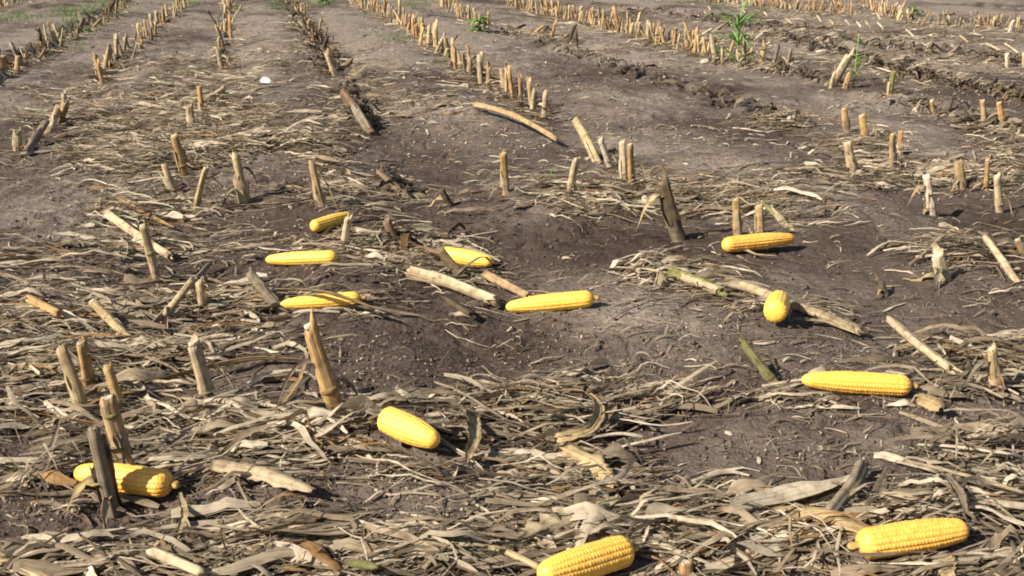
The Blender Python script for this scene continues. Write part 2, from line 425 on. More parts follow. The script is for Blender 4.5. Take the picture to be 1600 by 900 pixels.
# ------------------------------------------------------------------ standing cut stalks
_seed = [100]
def stub(base, top, w, kind, label, z=None, node=0.45, sheath=0.6, split=0.3, node_kind=None, bury=0.035, dy=0.0, slant=None, group='cut corn stalks standing in the field'):
    _seed[0] += 1; q = random.Random(_seed[0])
    B = at(*base)
    dx, dyy, dz = ray(*top)
    if z is None: t = (B.y + dy) / dyy
    else: t = (B.z + z - CAM_H) / dz
    T = Vector((dx * t, dyy * t, CAM_H + dz * t))
    r = max(0.005, w / ppm(base[1]) / 2 * 0.92)
    ax = (T - B).normalized()
    L = (T - B).length
    P = []
    bend = Vector((q.uniform(-1, 1), q.uniform(-1, 1), 0)) * 0.02 * L
    n = 16
    for k in range(n):
        s = -bury + (L + bury) * k / (n - 1)
        P.append(B + ax * s + bend * math.sin(max(0, s / L) * math.pi))
    rad = [r * .92 * (1.10 - 0.18 * k / (n - 1)) * (1 + 0.15 * math.exp(-((k / (n - 1) - node) / 0.05) ** 2)) * q.uniform(.97, 1.03) for k in range(n)]
    e = root_empty('cut_corn_stalk', B)
    tag(e, label, 'corn stalk', group)
    LP = local(B, P); tint = jit(TINT[kind], q)
    link('stem', tube_mesh('stem', LP, rad, tint, jag=(0.2, 1.0), segs=20, flute=.09, oval=.2, split=split, seed=_seed[0], slant=q.uniform(.1, .9) if slant is None else slant), e)
    k0 = int(node * (n - 1))
    nt = TINT[node_kind] if node_kind else tuple(c * 0.72 for c in tint)
    np_ = [Vector(LP[k0]).lerp(Vector(LP[k0 + 1]), f) for f in (-.35, -.15, .05, .25, .5)]
    link('node', tube_mesh('node', np_, [rad[k0] * f for f in (1.0, 1.10, 1.16, 1.10, 1.0)], nt, jag=(0, 0), flute=0.02, seed=_seed[0], oval=.08), e)
    link('pith', tube_mesh('pith', [Vector(LP[-1]) - ax * r * .5, Vector(LP[-1]) + ax * r * 0.18], [rad[-1] * .78] * 2, TINT['white'] if kind not in ('dark', 'brown') else TINT['brown'], jag=(0, .15), seed=_seed[0]), e)
    if sheath:
        a0 = q.uniform(0, 6.28); k1 = int((n - 1) * min(0.95, sheath + q.uniform(-.1, .1)))
        ks = list(range(1, max(4, k1)))
        link('leaf_sheath', tube_mesh('leaf_sheath', [LP[k] for k in ks], [rad[k] * (1.12 + 0.4 * (j / len(ks)) ** 3) for j, k in enumerate(ks)],
             jit(TINT['grey'] if kind in ('grey', 'brown', 'dark') else TINT['pale'], q, .2), M_LEAF, 12, (0.4, 1.6), 0.03, 0.8, .1, _seed[0] + 7, (a0, a0 + 3.4), False), e)
    gnd = -B.z
    for j in range(q.choice([1, 2, 2, 3])):
        a_ = q.uniform(0, 6.28); k1 = q.randint(3, n - 4); Ls = q.uniform(.035, .10); m = 9; Q = []
        s0 = Vector(LP[k1]); d_ = Vector((math.cos(a_), math.sin(a_), 0))
        for k in range(m):
            t_ = k / (m - 1)
            p_ = s0 + d_ * (rad[k1] * .95 + Ls * t_ * .8)
            p_.z = s0.z + Ls * (.5 * t_ - 1.5 * t_ * t_) * q.uniform(.95, 1.05)
            p_.z = max(p_.z, float(ground(B.x + p_.x, B.y + p_.y)) - B.z + .003 + .004 * math.sin(t_ * 8 + j))
            Q.append(p_)
        link('leaf_strip', blade_mesh('leaf_strip', Q, leaf_w(m, r * q.uniform(.5, 1.3), 'point'), jit(TINT[q.choice(['pale', 'cream', 'tan', 'grey'])], q, .2), [q.uniform(-.6, .6) + .15 * k for k in range(m)], .2, frag=.3, seed=_seed[0] + j), e)
    return e
# base px, top px, width px, colour, label, options
STUBS = [
 ((176, 800), (146, 674), 29, 'grey', 'thick grey-brown cut stalk standing in front of the banded corn ear', dict(node=.25, sheath=.85, split=.5)),
 ((197, 722), (168, 622), 26, 'tan', 'leaning tan stalk with a green node just behind the banded corn ear', dict(node=.86, node_kind='green', sheath=.5)),
 ((130, 645), (96, 545), 20, 'cream', 'tan stalk with a green base, leftmost of the near stalk cluster', dict(node=.25, node_kind='green')),
 ((140, 612), (127, 535), 20, 'orange', 'orange-brown stalk rising between two tan ones in the near stalk cluster', dict(node=.5, sheath=0)),
 ((190, 645), (168, 574), 19, 'orange', 'short orange-tan stalk, rightmost and lower topped of the near stalk cluster', dict(node=.5, sheath=.4)),
 ((328, 632), (302, 535), 25, 'pale', 'clean pale stalk with a white top and yellow base left of centre', dict(node=.42, sheath=0, node_kind='cream', split=.1)),
 ((528, 645), (484, 508), 24, 'orange', 'split orange stalk coming to a sharp point with a pale strip across it', dict(node=.4, sheath=.3, split=.5, slant=2.6)),
 ((208, 535), (146, 473), 21, 'cream', 'broad tan stalk leaning steeply left with a split down its lower end', dict(z=.055, node=.7, sheath=0, split=.1)),
 ((248, 507), (302, 436), 16, 'pale', 'pale straight stalk leaning right above the near stalk cluster', dict(node=.5, sheath=0)),
 ((318, 490), (311, 442), 14, 'cream', 'short curved tan stalk beside the pale right-leaning one', dict(node=.5, sheath=.8)),
 ((442, 487), (390, 427), 16, 'grey', 'slanting grey-tan stalk touching the left end of a shaded corn ear', dict(z=.07)),
 ((246, 440), (223, 352), 13, 'cream', 'thin tall tan stalk crossing a long fallen pale stalk', dict(node=.6)),
 ((306, 330), (322, 262), 11, 'cream', 'thin yellow stalk leaning right below the heap of straw', dict(sheath=0)),
 ((274, 302), (258, 262), 15, 'pale', 'short thick pale stalk at the lower edge of the straw heap', dict()),
 ((382, 316), (368, 246), 17, 'cream', 'tan stalk with a pale flake low on it right of the straw heap', dict(node=.5)),
 ((288, 275), (272, 212), 13, 'orange', 'narrow orange-tan stalk rising from the lower half of the straw heap', dict()),
 ((304, 208), (297, 166), 13, 'tan', 'tan stalk standing in the top of the straw heap', dict()),
 ((317, 185), (311, 136), 11, 'orange', 'orange stalk standing behind the topmost one of the straw heap', dict()),
 ((322, 158), (350, 138), 10, 'pale', 'short pale stalk leaning far right at the top of the straw heap', dict(z=.05, sheath=0)),
 ((503, 322), (487, 256), 15, 'tan', 'lone tan stalk standing above the farthest left corn ear', dict()),
 ((538, 392), (545, 340), 12, 'pale', 'pale split stalk against the right end of the farthest corn ear', dict(sheath=0, split=.8)),
 ((620, 386), (604, 345), 14, 'brown', 'dark brown short stalk left of the half-hidden corn ear', dict(sheath=0)),
 ((724, 434), (688, 390), 15, 'brown', 'dark brown leaning stalk in front of the half-hidden corn ear', dict(sheath=0, z=.065)),
 ((632, 307), (592, 268), 13, 'brown', 'dark weathered stalk leaning left above the half-hidden corn ear', dict(z=.06)),
 ((702, 322), (690, 298), 14, 'dark', 'very short blackened stalk above the half-hidden corn ear', dict(sheath=0)),
 ((790, 302), (786, 240), 12, 'orange', 'lone orange-tan stalk standing in the bare middle ground', dict(sheath=.5)),
 ((892, 300), (901, 248), 12, 'pale', 'short pale stalk leaning right, in front of the broken one', dict(sheath=0)),
 ((932, 252), (899, 188), 14, 'cream', 'broken pale stalk leaning left with a kink near its top', dict(node=.62, z=.10)),
 ((953, 260), (938, 218), 11, 'white', 'thin whitish stalk between the broken stalk and the orange pair', dict(sheath=0)),
 ((975, 286), (972, 222), 11, 'pale', 'pale left one of a touching pair of upright stalks', dict()),
 ((988, 290), (985, 226), 12, 'orange', 'bright orange right one of a touching pair of upright stalks', dict(sheath=0)),
 ((1060, 372), (1036, 285), 21, 'dark', 'tall blackened mossy stalk leaning left in the middle of the field', dict(split=.9, sheath=.5)),
 ((1153, 368), (1150, 312), 13, 'orange', 'orange stalk just behind the left part of the right-hand slim corn ear', dict()),
 ((1187, 368), (1186, 322), 14, 'tan', 'tan stalk just behind the middle of the right-hand slim corn ear', dict()),
 ((1232, 356), (1192, 316), 12, 'green', 'olive frayed stalk leaning left behind the right-hand slim corn ear', dict(z=.05, split=1)),
 ((1334, 275), (1324, 224), 14, 'pale', 'pale stalk with a black gap at its right side on the right', dict()),
 ((1323, 206), (1319, 170), 10, 'orange', 'small orange-tipped stalk with a pale leaf scrap at its foot', dict()),
 ((1353, 216), (1347, 180), 11, 'orange', 'small all-orange stalk right of the one with a leaf scrap', dict(sheath=0)),
 ((1396, 266), (1395, 210), 11, 'tan', 'left and nearer of two close tan stalks in the right field', dict()),
 ((1405, 240), (1407, 206), 10, 'orange', 'right and farther of two close tan stalks in the right field', dict()),
 ((1456, 336), (1447, 275), 15, 'white', 'thick whitish stalk standing alone by the right side', dict(sheath=.4)),
 ((1562, 332), (1558, 275), 14, 'pale', 'upright tan stalk with a bare shaft near the right edge', dict(sheath=0)),
 ((1540, 296), (1543, 250), 10, 'orange', 'dark-tipped orange stalk behind the upright tan one near the right edge', dict(sheath=.4)),
 ((1502, 295), (1498, 255), 15, 'tan', 'frayed pinkish tan stalk left of the dark-tipped orange one', dict(split=1)),
 ((1582, 432), (1540, 372), 16, 'pale', 'pale stalk leaning steeply left near the right edge', dict(z=.05, sheath=0)),
 ((1475, 437), (1465, 398), 22, 'pale', 'stubby frayed pale stalk with splayed fibres on bare soil', dict(split=.7, sheath=0, slant=.6)),
 ((1600, 400), (1590, 375), 12, 'tan', 'short tan stalk cut by the right edge of the field view', dict()),
 ((1558, 615), (1550, 545), 17, 'tan', 'single tan stalk standing beside the right-hand broad corn ear', dict(node=.4)),
 ((1215, 603), (1162, 537), 14, 'green', 'frayed olive stalk leaning left beside the broad right-hand corn ear', dict(split=1.4, z=.06)),
 ((1382, 462), (1370, 435), 13, 'dark', 'tiny black broken stalk on the bare soil right of centre', dict(sheath=.8, split=1)),
 ((580, 208), (540, 148), 17, 'brown', 'dark weathered stalk at the lower end of the dark row', dict(z=.10, split=.8)),
 ((552, 175), (535, 145), 14, 'brown', 'dark short stalk behind the one ending the dark row', dict()),
 ((523, 118), (511, 84), 13, 'pale', 'bright pale stalk in the dark row, right of the stony patch', dict(sheath=0)),
 ((28, 236), (29, 204), 12, 'tan', 'short tan stalk, lowest and leftmost of the left edge group', dict()),
 ((42, 238), (72, 190), 12, 'grey', 'grey stalk leaning right in the left edge group', dict(z=.07)),
 ((75, 208), (92, 168), 13, 'cream', 'tan stalk leaning right in the middle of the left edge group', dict(z=.07)),
 ((88, 198), (102, 160), 14, 'tan', 'bushy tan stalk topping the left edge group', dict()),
 ((101, 170), (100, 146), 10, 'pale', 'small pinkish stalk behind the left edge group', dict(sheath=0)),
 ((5, 116), (4, 88), 12, 'orange', 'orange stalk at the left edge by the raised bank', dict()),
 ((27, 114), (28, 88), 9, 'tan', 'thin tan stalk right of the orange one by the raised bank', dict(sheath=0)),
 ((1300, 132), (1326, 88), 12, 'pale', 'pale leaf-wrapped stalk leaning right beside the tall thin weed', dict(sheath=.9, split=1)),
 ((1298, 137), (1304, 114), 8, 'pale', 'short white stalk between the leaf-wrapped stalk and the tall weed', dict()),
 ((1320, 138), (1328, 114), 8, 'orange', 'orange sliver of stalk at the foot of the tall thin weed', dict(sheath=0)),
 ((1390, 150), (1396, 112), 9, 'green', 'yellow-green bent stalk right of the tall thin weed', dict(sheath=.6)),
 ((1432, 172), (1446, 155), 11, 'white', 'white short stalk leaning right below the yellow-green bent one', dict(z=.03, sheath=0)),
 ((1460, 178), (1456, 157), 8, 'tan', 'small tan stalk right of the white short leaning one', dict()),
 ((1538, 196), (1535, 157), 9, 'tan', 'slim tan stalk standing on a low soil mound at right', dict(sheath=0)),
 ((1566, 196), (1561, 160), 9, 'orange', 'slim orange stalk beside the tan one on the soil mound', dict()),
 ((1575, 106), (1574, 84), 8, 'white', 'small white stalk by the upper right edge', dict(sheath=0)),
 ((1600, 104), (1600, 84), 8, 'pale', 'small pale stalk at the upper right edge next to the white one', dict(sheath=0)),
 ((1578, 52), (1582, 34), 7, 'white', 'bright leaning stalk near the top right corner', dict(sheath=0)),
 ((1072, 905), (1072, 880), 24, 'orange', 'orange stalk stump cut off by the bottom edge', dict(sheath=0)),
]
stub_xy = []
for b_, t_, w_, k_, lab, kw in STUBS:
    stub(b_, t_, w_, k_, lab, **kw)
    stub_xy.append(at(*b_))

# rows of small far stalks: each its own object, meshes shared
KINDS = ['orange', 'tan', 'cream', 'pale', 'orange', 'tan', 'cream', 'tan', 'brown', 'dark', 'pale', 'grey']
WORDS = dict(orange='orange', tan='tan', cream='straw-coloured', pale='pale', brown='brown', dark='blackish', grey='grey')
def far_variant(i):
    q = random.Random(900 + i)
    h = 0.11 + 0.035 * q.random(); r = 0.0095 + 0.004 * q.random()
    P = [(0, 0, -0.03), (0, 0, 0.02), (q.uniform(-.004, .004), 0, h * .5), (q.uniform(-.008, .008), 0, h)]
    kind = KINDS[i % 12]
    P = resample(P, 7)
    return tube_mesh('cut_corn_stalk', P, [r * (1.1 - .2 * k / 6) for k in range(7)], jit(TINT[kind], q, .15), segs=8, jag=(0, 1.0), split=q.choice([0, .4, .9]), seed=i, slant=q.uniform(0, 1.6), oval=.25)
FARV = [far_variant(i) for i in range(36)]
BRIGHT = [i for i in range(36) if i % 12 not in (8, 9)]
DARKV = [i for i in range(36) if i % 12 in (8, 9, 11, 0)]
def flag_mesh(i):
    q = random.Random(70 + i); L = q.uniform(.06, .13); n = 7; P = []
    for k in range(n):
        t = k / (n - 1); P.append((L * t * .8, 0, 0.05 + 0.05 * math.sin(t * 2.4) - 0.09 * t * t))
    return blade_mesh('leaf_sheath', P, leaf_w(n, q.uniform(.012, .022), 'point'), jit(TINT[q.choice(['pale', 'cream', 'tan'])], q), [q.uniform(-1, 1) + .4 * k for k in range(n)], seed=i)
FLAGS = [flag_mesh(i) for i in range(8)]
ROWS = [  # polyline px, count, variant set, lean, label, group
 ([(147, 134), (190, 92), (240, 52), (290, 8)], 20, BRIGHT, .18, 'cut stalk, %s of the bright row left of the straw heap', 'far row left of the straw heap'),
 ([(345, 108), (353, 55), (362, -6)], 14, BRIGHT, .12, 'cut stalk, %s of the row behind the straw heap', 'far row behind the straw heap'),
 ([(515, 108), (490, 60), (452, -4)], 18, DARKV, .4, 'cut stalk, %s of the dark tangled row', 'dark tangled far row'),
 ([(852, 188), (782, 143), (715, 108), (640, 48), (545, 2)], 62, BRIGHT, .09, 'cut stalk, %s of the long diagonal row', 'long diagonal far row'),
 ([(760, 42), (715, 22), (672, -4)], 18, BRIGHT, .12, 'cut stalk, %s of the dense row beside the leafy weed', 'dense far row beside the leafy weed'),
 ([(905, 68), (850, 54), (780, 44)], 9, DARKV, .7, 'broken stub, %s of the crumbling edge by the leafy weed', 'dark stubs in the crumbling soil edge'),
 ([(1230, 108), (1150, 98), (1080, 80), (975, 52), (880, 30), (790, 8)], 54, BRIGHT, .16, 'cut stalk, %s of the row passing the tall grass tuft', 'far row that passes the tall grass tuft'),
 ([(1330, 22), (1250, 16), (1130, 4), (1060, -4)], 16, BRIGHT, .12, 'cut stalk, %s of the top row right of the grass tuft', 'thin far row at the top right'),
 ([(1600, 48), (1530, 42), (1440, 40), (1400, 30), (1345, 8)], 10, BRIGHT, .25, 'cut stalk, %s of the top right corner rows', 'far rows of the top right corner'),
 ([(0, 117), (62, 88), (130, 50), (200, 8)], 20, [i for i in range(36) if i % 12 in (8, 9, 11, 1)], .3, 'short cut stalk, %s of the raised bank edge at upper left', 'stalks along the raised bank edge'),
 ([(0, 12), (30, 4), (48, -3)], 5, BRIGHT, .3, 'cut stalk, %s of the top left corner row', 'far top left corner stalks'),
]
for poly, cnt, vset, lean, lab, grp in ROWS:
    W = [at(*p) for p in poly]
    Q = resample(W, 200)
    q = random.Random(cnt + int(poly[0][0]))
    tt = [(k + q.uniform(-.35, .35)) / cnt for k in range(cnt)]
    for t in tt:
        p = Q[int(max(0, min(199, t * 199)))]
        x, y = p[0] + q.gauss(0, .022), p[1] + q.gauss(0, .022)
        vi = q.choice(vset); o = link('cut_corn_stalk', FARV[vi])
        o.location = (x, y, float(ground(x, y)) + q.uniform(-.012, 0.0))
        o.rotation_euler = (q.gauss(0, lean), q.gauss(0, lean), q.random() * 6.28)
        s = q.uniform(.92, 1.25); o.scale = (s, s, s * q.uniform(.8, 1.15))
        where = 'near end' if t < .2 else 'far end' if t > .8 else 'middle'
        tag(o, WORDS[KINDS[vi % 12]] + ' ' + lab % where, 'corn stalk', grp)
        if q.random() < .65:
            f = link('leaf_sheath', q.choice(FLAGS), o); f.rotation_euler = (0, 0, q.random() * 6.28)
# beyond the nearest 300, the farthest stubble as one mass
V = []; Fq = []; T = []
for ri, m in ((0, 30), (1, 24), (2, 30), (3, 90), (4, 30), (6, 150), (7, 150), (8, 120), (9, 30), (10, 20)):
    poly = ROWS[ri][0]; Q = resample([at(*p) for p in poly], 200); q = random.Random(500 + ri)
    for j in range(m):
        t = q.uniform(0, 1); p = Q[int(t * 199)]
        if p[1] < 6.3: continue
        x, y = p[0] + q.gauss(0, .04), p[1] + q.gauss(0, .04); z = float(ground(x, y)) - .01
        h = q.uniform(.05, .15); r = q.uniform(.006, .012); lx, ly = q.gauss(0, .3) * h, q.gauss(0, .3) * h
        tn = jit(TINT[q.choice(['tan', 'orange', 'cream', 'brown', 'pale', 'grey'])], q, .2); o0 = len(V)
        for k in range(4):
            for i in range(6):
                a_ = math.pi * i / 3; rr = r * (1 - .06 * k)
                V.append((x + lx * k / 3 + rr * math.cos(a_), y + ly * k / 3 + rr * math.sin(a_), z + h * k / 3 + (q.uniform(-1, 1.6) * r if k == 3 else 0))); T.append(tn)
        for k in range(3):
            for i in range(6): Fq.append((o0 + k * 6 + i, o0 + k * 6 + (i + 1) % 6, o0 + k * 6 + 6 + (i + 1) % 6, o0 + k * 6 + 6 + i))
        Fq += [(o0 + 18, o0 + 19, o0 + 20, o0 + 21), (o0 + 18, o0 + 21, o0 + 22, o0 + 23)]
tag(link('stubble', mesh_np('stubble', V, Fq, M_STALK, np.array([(v[0] * 9, v[2] * 10) for v in V]), np.array(T))), 'faint ragged stubble of the farthest rows', 'stubble', None, 'stuff')
# slanted pale leaning stalks of the top right
LEAN = [((1103, 22), (1088, 2)), ((1110, 16), (1104, 4)), ((1198, 24), (1182, 6)), ((1236, 36), (1210, 16)), ((1164, 20), (1154, 8)), ((1302, 38), (1286, 20)),
        ((1283, 34), (1275, 22)), ((1345, 42), (1332, 26)), ((1328, 40), (1321, 32)), ((1357, 40), (1340, 19)), ((1380, 46), (1371, 35)), ((1375, 30), (1370, 20)),
        ((1428, 58), (1411, 42)), ((1512, 66), (1487, 45)), ((1447, 86), (1470, 67)), ((1474, 93), (1508, 77)), ((1568, 82), (1540, 68)), ((1592, 84), (1570, 68)),
        ((1540, 98), (1566, 82)), ((1470, 64), (1454, 55)), ((1118, 48), (1135, 36)), ((1098, 54), (1113, 45)), ((1190, 78), (1204, 66)), ((1180, 62), (1192, 52))]
for i, (b_, t_) in enumerate(LEAN):
    B = at(*b_); T = at(*t_, up=0.0)
    _seed[0] += 1; q = random.Random(_seed[0])
    dx, dyy, dz = ray(*t_); t = (B.z + .045 - CAM_H) / dz
    T = Vector((dx * t, dyy * t, B.z + .045)); d = T - B
    if d.length > .32: T = B + d * (.32 / d.length)
    P = resample([B - (T - B) * .08, B.lerp(T, .5) + Vector((0, 0, .004)), T], 8)
    me = tube_mesh('fallen_or_leaning_stalk', local(B, P), [q.uniform(.008, .011)] * 8, jit(TINT[q.choice(['white', 'pale', 'pale', 'cream'])], q), segs=8, split=.4, seed=_seed[0])
    o = link('fallen_or_leaning_stalk', me); o.location = B
    tag(o, 'pale leaning stalk ' + ('just left of the tall grass tuft' if b_[0] < 1150 else 'close right of the tall grass tuft' if b_[0] < 1250 else 'in the tracks above the tall thin weed' if b_[0] < 1400 else 'near the upper right corner, pointing up %s' % ('right' if t_[0] > b_[0] else 'left')), 'fallen stalk', 'pale leaning stalks at the upper right')

# ------------------------------------------------------------------ corn ears
def ear_mesh(L, Rr, seed, blunt=0.5, soft=1.0):
    q = random.Random(seed); NR = 14 if Rr < .021 else 16; NK = int(L / 0.0048)
    per, al = 6, 4; A = NR * per; K = NK * al + 1; V = []; UV = []; tn = []
    ph = q.random() * 6.28; tw = q.uniform(-.25, .25)
    jr = [[q.uniform(-1, 1) for _ in range(NK + 2)] for _ in range(NR)]
    base = np.array([0.92, 0.545, 0.098]) * q.uniform(.93, 1.03) * np.array([1, q.uniform(.9, 1.06), 1])
    for k in range(K):
        t = k / (K - 1); x = L * t
        body = 1 - 0.07 * (1 - t) ** 2 - blunt * max(0, (t - 0.42) / 0.58) ** 2.2
        e0 = 1 - max(0, 1 - t / 0.11) ** 2.1; e1 = 1 - max(0, 1 - (1 - t) / 0.09) ** 2.0
        env = body * math.sqrt(max(0.0, e0)) * math.sqrt(max(0.0, e1))
        env = max(env, 0.02)
        for m in range(A):
            a_ = 2 * math.pi * m / A
            row = m // per
            gr = abs(math.sin(math.pi * ((m % per) / per))) ** 0.5
            kk = k / al + 0.5 * (row % 2)
            gx = abs(math.sin(math.pi * kk)) ** 0.55
            ji = jr[row][min(NK + 1, int(kk))]
            fd = min(1, max(0, (env - .45) / .35)) * soft
            r = Rr * env * (1 - fd * (0.075 * (1 - gr) + 0.028 * (1 - gx) - 0.016 * ji * gr * gx))
            aa = a_ + ph + tw * t
            V.append((x, r * math.cos(aa), r * math.sin(aa))); UV.append((m / A * 4, t * 10))
            c = base * (1 + 0.07 * ji)
            deep = (1 - gr) * .6 + (1 - gx) * .25
            c = c * np.array([1 - .05 * deep, 1 - .20 * deep, 1 - .3 * deep])   # tint turns a deeper orange in the gaps between kernels
            tn.append(c)
    F = []
    for k in range(K - 1):
        for m in range(A):
            m2 = (m + 1) % A; F.append((k * A + m, (k + 1) * A + m, (k + 1) * A + m2, k * A + m2))
    # sink the whole into the two ends
    return mesh_np('kernels', V, F, M_CORN, UV, np.array(tn))
EARS = [  # butt px, tip px, width px, height of butt, height of tip, shank?, label
 ((487, 355), (541, 344), 21, None, None, False, 'small orange-yellow corn ear against the pale split stalk, farthest left ear'),
 ((527, 402), (415, 406), 23, None, None, False, 'straight slim yellow corn ear, second farthest on the left, lying uncovered'),
 ((690, 396), (770, 410), 27, None, None, False, 'yellow corn ear half hidden behind dark brown stalks'),
 ((564, 466), (438, 476), 24, None, None, True, 'corn ear with a dry leaf lying over it and its left end shaded orange'),
 ((928, 466), (790, 480), 29, None, None, True, 'long yellow corn ear lying free in the centre of the field'),
 ((1122, 384), (1248, 371), 26, None, .012, False, 'slim yellow corn ear in front of two short upright stalks, farthest right ear'),
 ((1211, 487), (1219, 473), 36, .012, 0, False, 'corn ear seen end-on, looking like a short yellow oval'),
 ((1424, 603), (1252, 593), 35, None, None, True, 'long level yellow corn ear above the bare dark soil at right'),
 ((598, 652), (685, 691), 44, None, None, False, 'plump yellow corn ear slanting down right on the straw left of centre'),
 ((268, 757), (117, 738), 46, None, None, True, 'corn ear with a brown shadow band behind the thick grey-brown stalk'),
 ((984, 858), (842, 900), 54, None, None, True, 'yellow corn ear cut off by the bottom edge of the view'),
 ((1340, 852), (1512, 826), 50, None, None, True, 'big yellow corn ear with clear kernel rows at the bottom right'),
]
ear_caps = []
for i, (a_, b_, w_, za, zb, shank, lab) in enumerate(EARS):
    yy = (a_[1] + b_[1]) / 2
    r = w_ / ppm(yy) / 2
    litter = 0.006 if yy > 600 else 0.003
    A_ = at(*a_, up=r * .92 + litter + (za or 0)); B_ = at(*b_, up=r * .86 + litter + (zb or 0))
    if i == 6:
        A_ = at(1211, 489, up=.036); B_ = at(1219, 463, up=.036)
    if i == 0: B_ = A_ + (B_ - A_) * 1.05 + Vector((0.0, .05, 0))
    d = B_ - A_; L = min(d.length, 0.21)
    e = root_empty('corn_ear', (A_ + B_) / 2 - Vector((0, 0, r)))
    rot = d.to_track_quat('X', 'Z')
    tag(e, lab, 'corn ear', 'yellow corn ears lying on the field')
    k = link('kernels', ear_mesh(L, r, 40 + i, 0.42 if i in (11, 10) else 0.55 if i == 8 else 0.5, .45 if i == 6 else 1.0), e)
    k.rotation_mode = 'QUATERNION'; k.rotation_quaternion = rot
    st = (A_ + B_) / 2 - d.normalized() * L / 2
    k.location = st - e.location
    if shank:
        sl = .012
        sh = link('shank', tube_mesh('shank', resample([(-sl, 0, 0), (-sl * .5, 0, .001), (.012, 0, 0)], 6), [r * .20, r * .27, r * .2, r * .26, r * .42, r * .6], (.60, .38, .12), segs=10, jag=(.8, 0), seed=i), e)
        sh.rotation_mode = 'QUATERNION'; sh.rotation_quaternion = rot; sh.location = k.location
    ear_caps.append((st, st + d.normalized() * L, r))

# ------------------------------------------------------------------ single fallen stalks, leaves and husks one can point at
def fallen(kind, px, w, tint, label, lift=0.011, ends=(0, 0), shape='leaf', arch=0.0, cup=.2, roll=0.0, twist=0.0, split=.5, name=None, frag=.16):
    _seed[0] += 1; q = random.Random(_seed[0])
    r = w / ppm(sum(p[1] for p in px) / len(px)) / 2 * (.80 if kind == 'stalk' else 1)
    n = max(12, min(34, 5 * len(px) + 6))
    if kind == 'leaf' and shape == 'husk' and roll == 0: roll, tint = -.35, {'grey': 'cream'}.get(tint, tint)
    base = [at(*p, up=r * (.9 if kind == 'stalk' else .25) + lift) for p in px]
    base[0].z += ends[0]; base[-1].z += ends[1]
    Q = resample(base, n)
    for k in range(n):
        t = k / (n - 1)
        Q[k][2] += arch * math.sin(math.pi * t)
        gz = float(ground(Q[k][0], Q[k][1])) + 0.002
        Q[k][2] = max(Q[k][2], gz + (r * .6 if kind == 'stalk' else 0))
    O = Vector(Q[0]); O.z = float(ground(O.x, O.y))
    LP = [Vector(p) - O for p in Q]
    tn = jit(TINT[tint], q, .08)
    nm = name or ('fallen_or_leaning_stalk' if kind == 'stalk' else 'dry_leaf')
    if kind == 'stalk':
        e = root_empty(nm, O); tag(e, label, 'fallen stalk')
        nk = q.uniform(.3, .7)
        rad = [r * (1.05 - .2 * k / (n - 1)) * (1 + .14 * math.exp(-((k / (n - 1) - nk) / .05) ** 2)) * q.uniform(.95, 1.05) for k in range(n)]
        link('stem', tube_mesh('stem', LP, rad, tn, jag=(1.4, 1.4), segs=20, flute=.14, oval=.34, split=split, seed=_seed[0]), e)
        if shape != 'bare':
            a0 = q.uniform(0, 2)
            ks = list(range(int(n * .25), n - 1))
            link('leaf_sheath', tube_mesh('leaf_sheath', [LP[k] for k in ks], [rad[k] * (1.1 + .25 * (j / len(ks)) ** 2) for j, k in enumerate(ks)], jit(TINT['pale'], q), M_LEAF, 12, (.4, 1.4), .03, .6, .1, _seed[0] + 3, (a0, a0 + 3.2), False), e)
        return e
    me = blade_mesh(nm, LP, leaf_w(n, 2 * r, shape), tn, [roll + twist * (k / (n - 1)) for k in range(n)], cup, seed=_seed[0], frag=frag)
    o = link(nm, me); o.location = O
    tag(o, label, 'husk' if nm == 'corn_husk' else 'dry leaf')
    return o
S_, L_ = 'stalk', 'leaf'
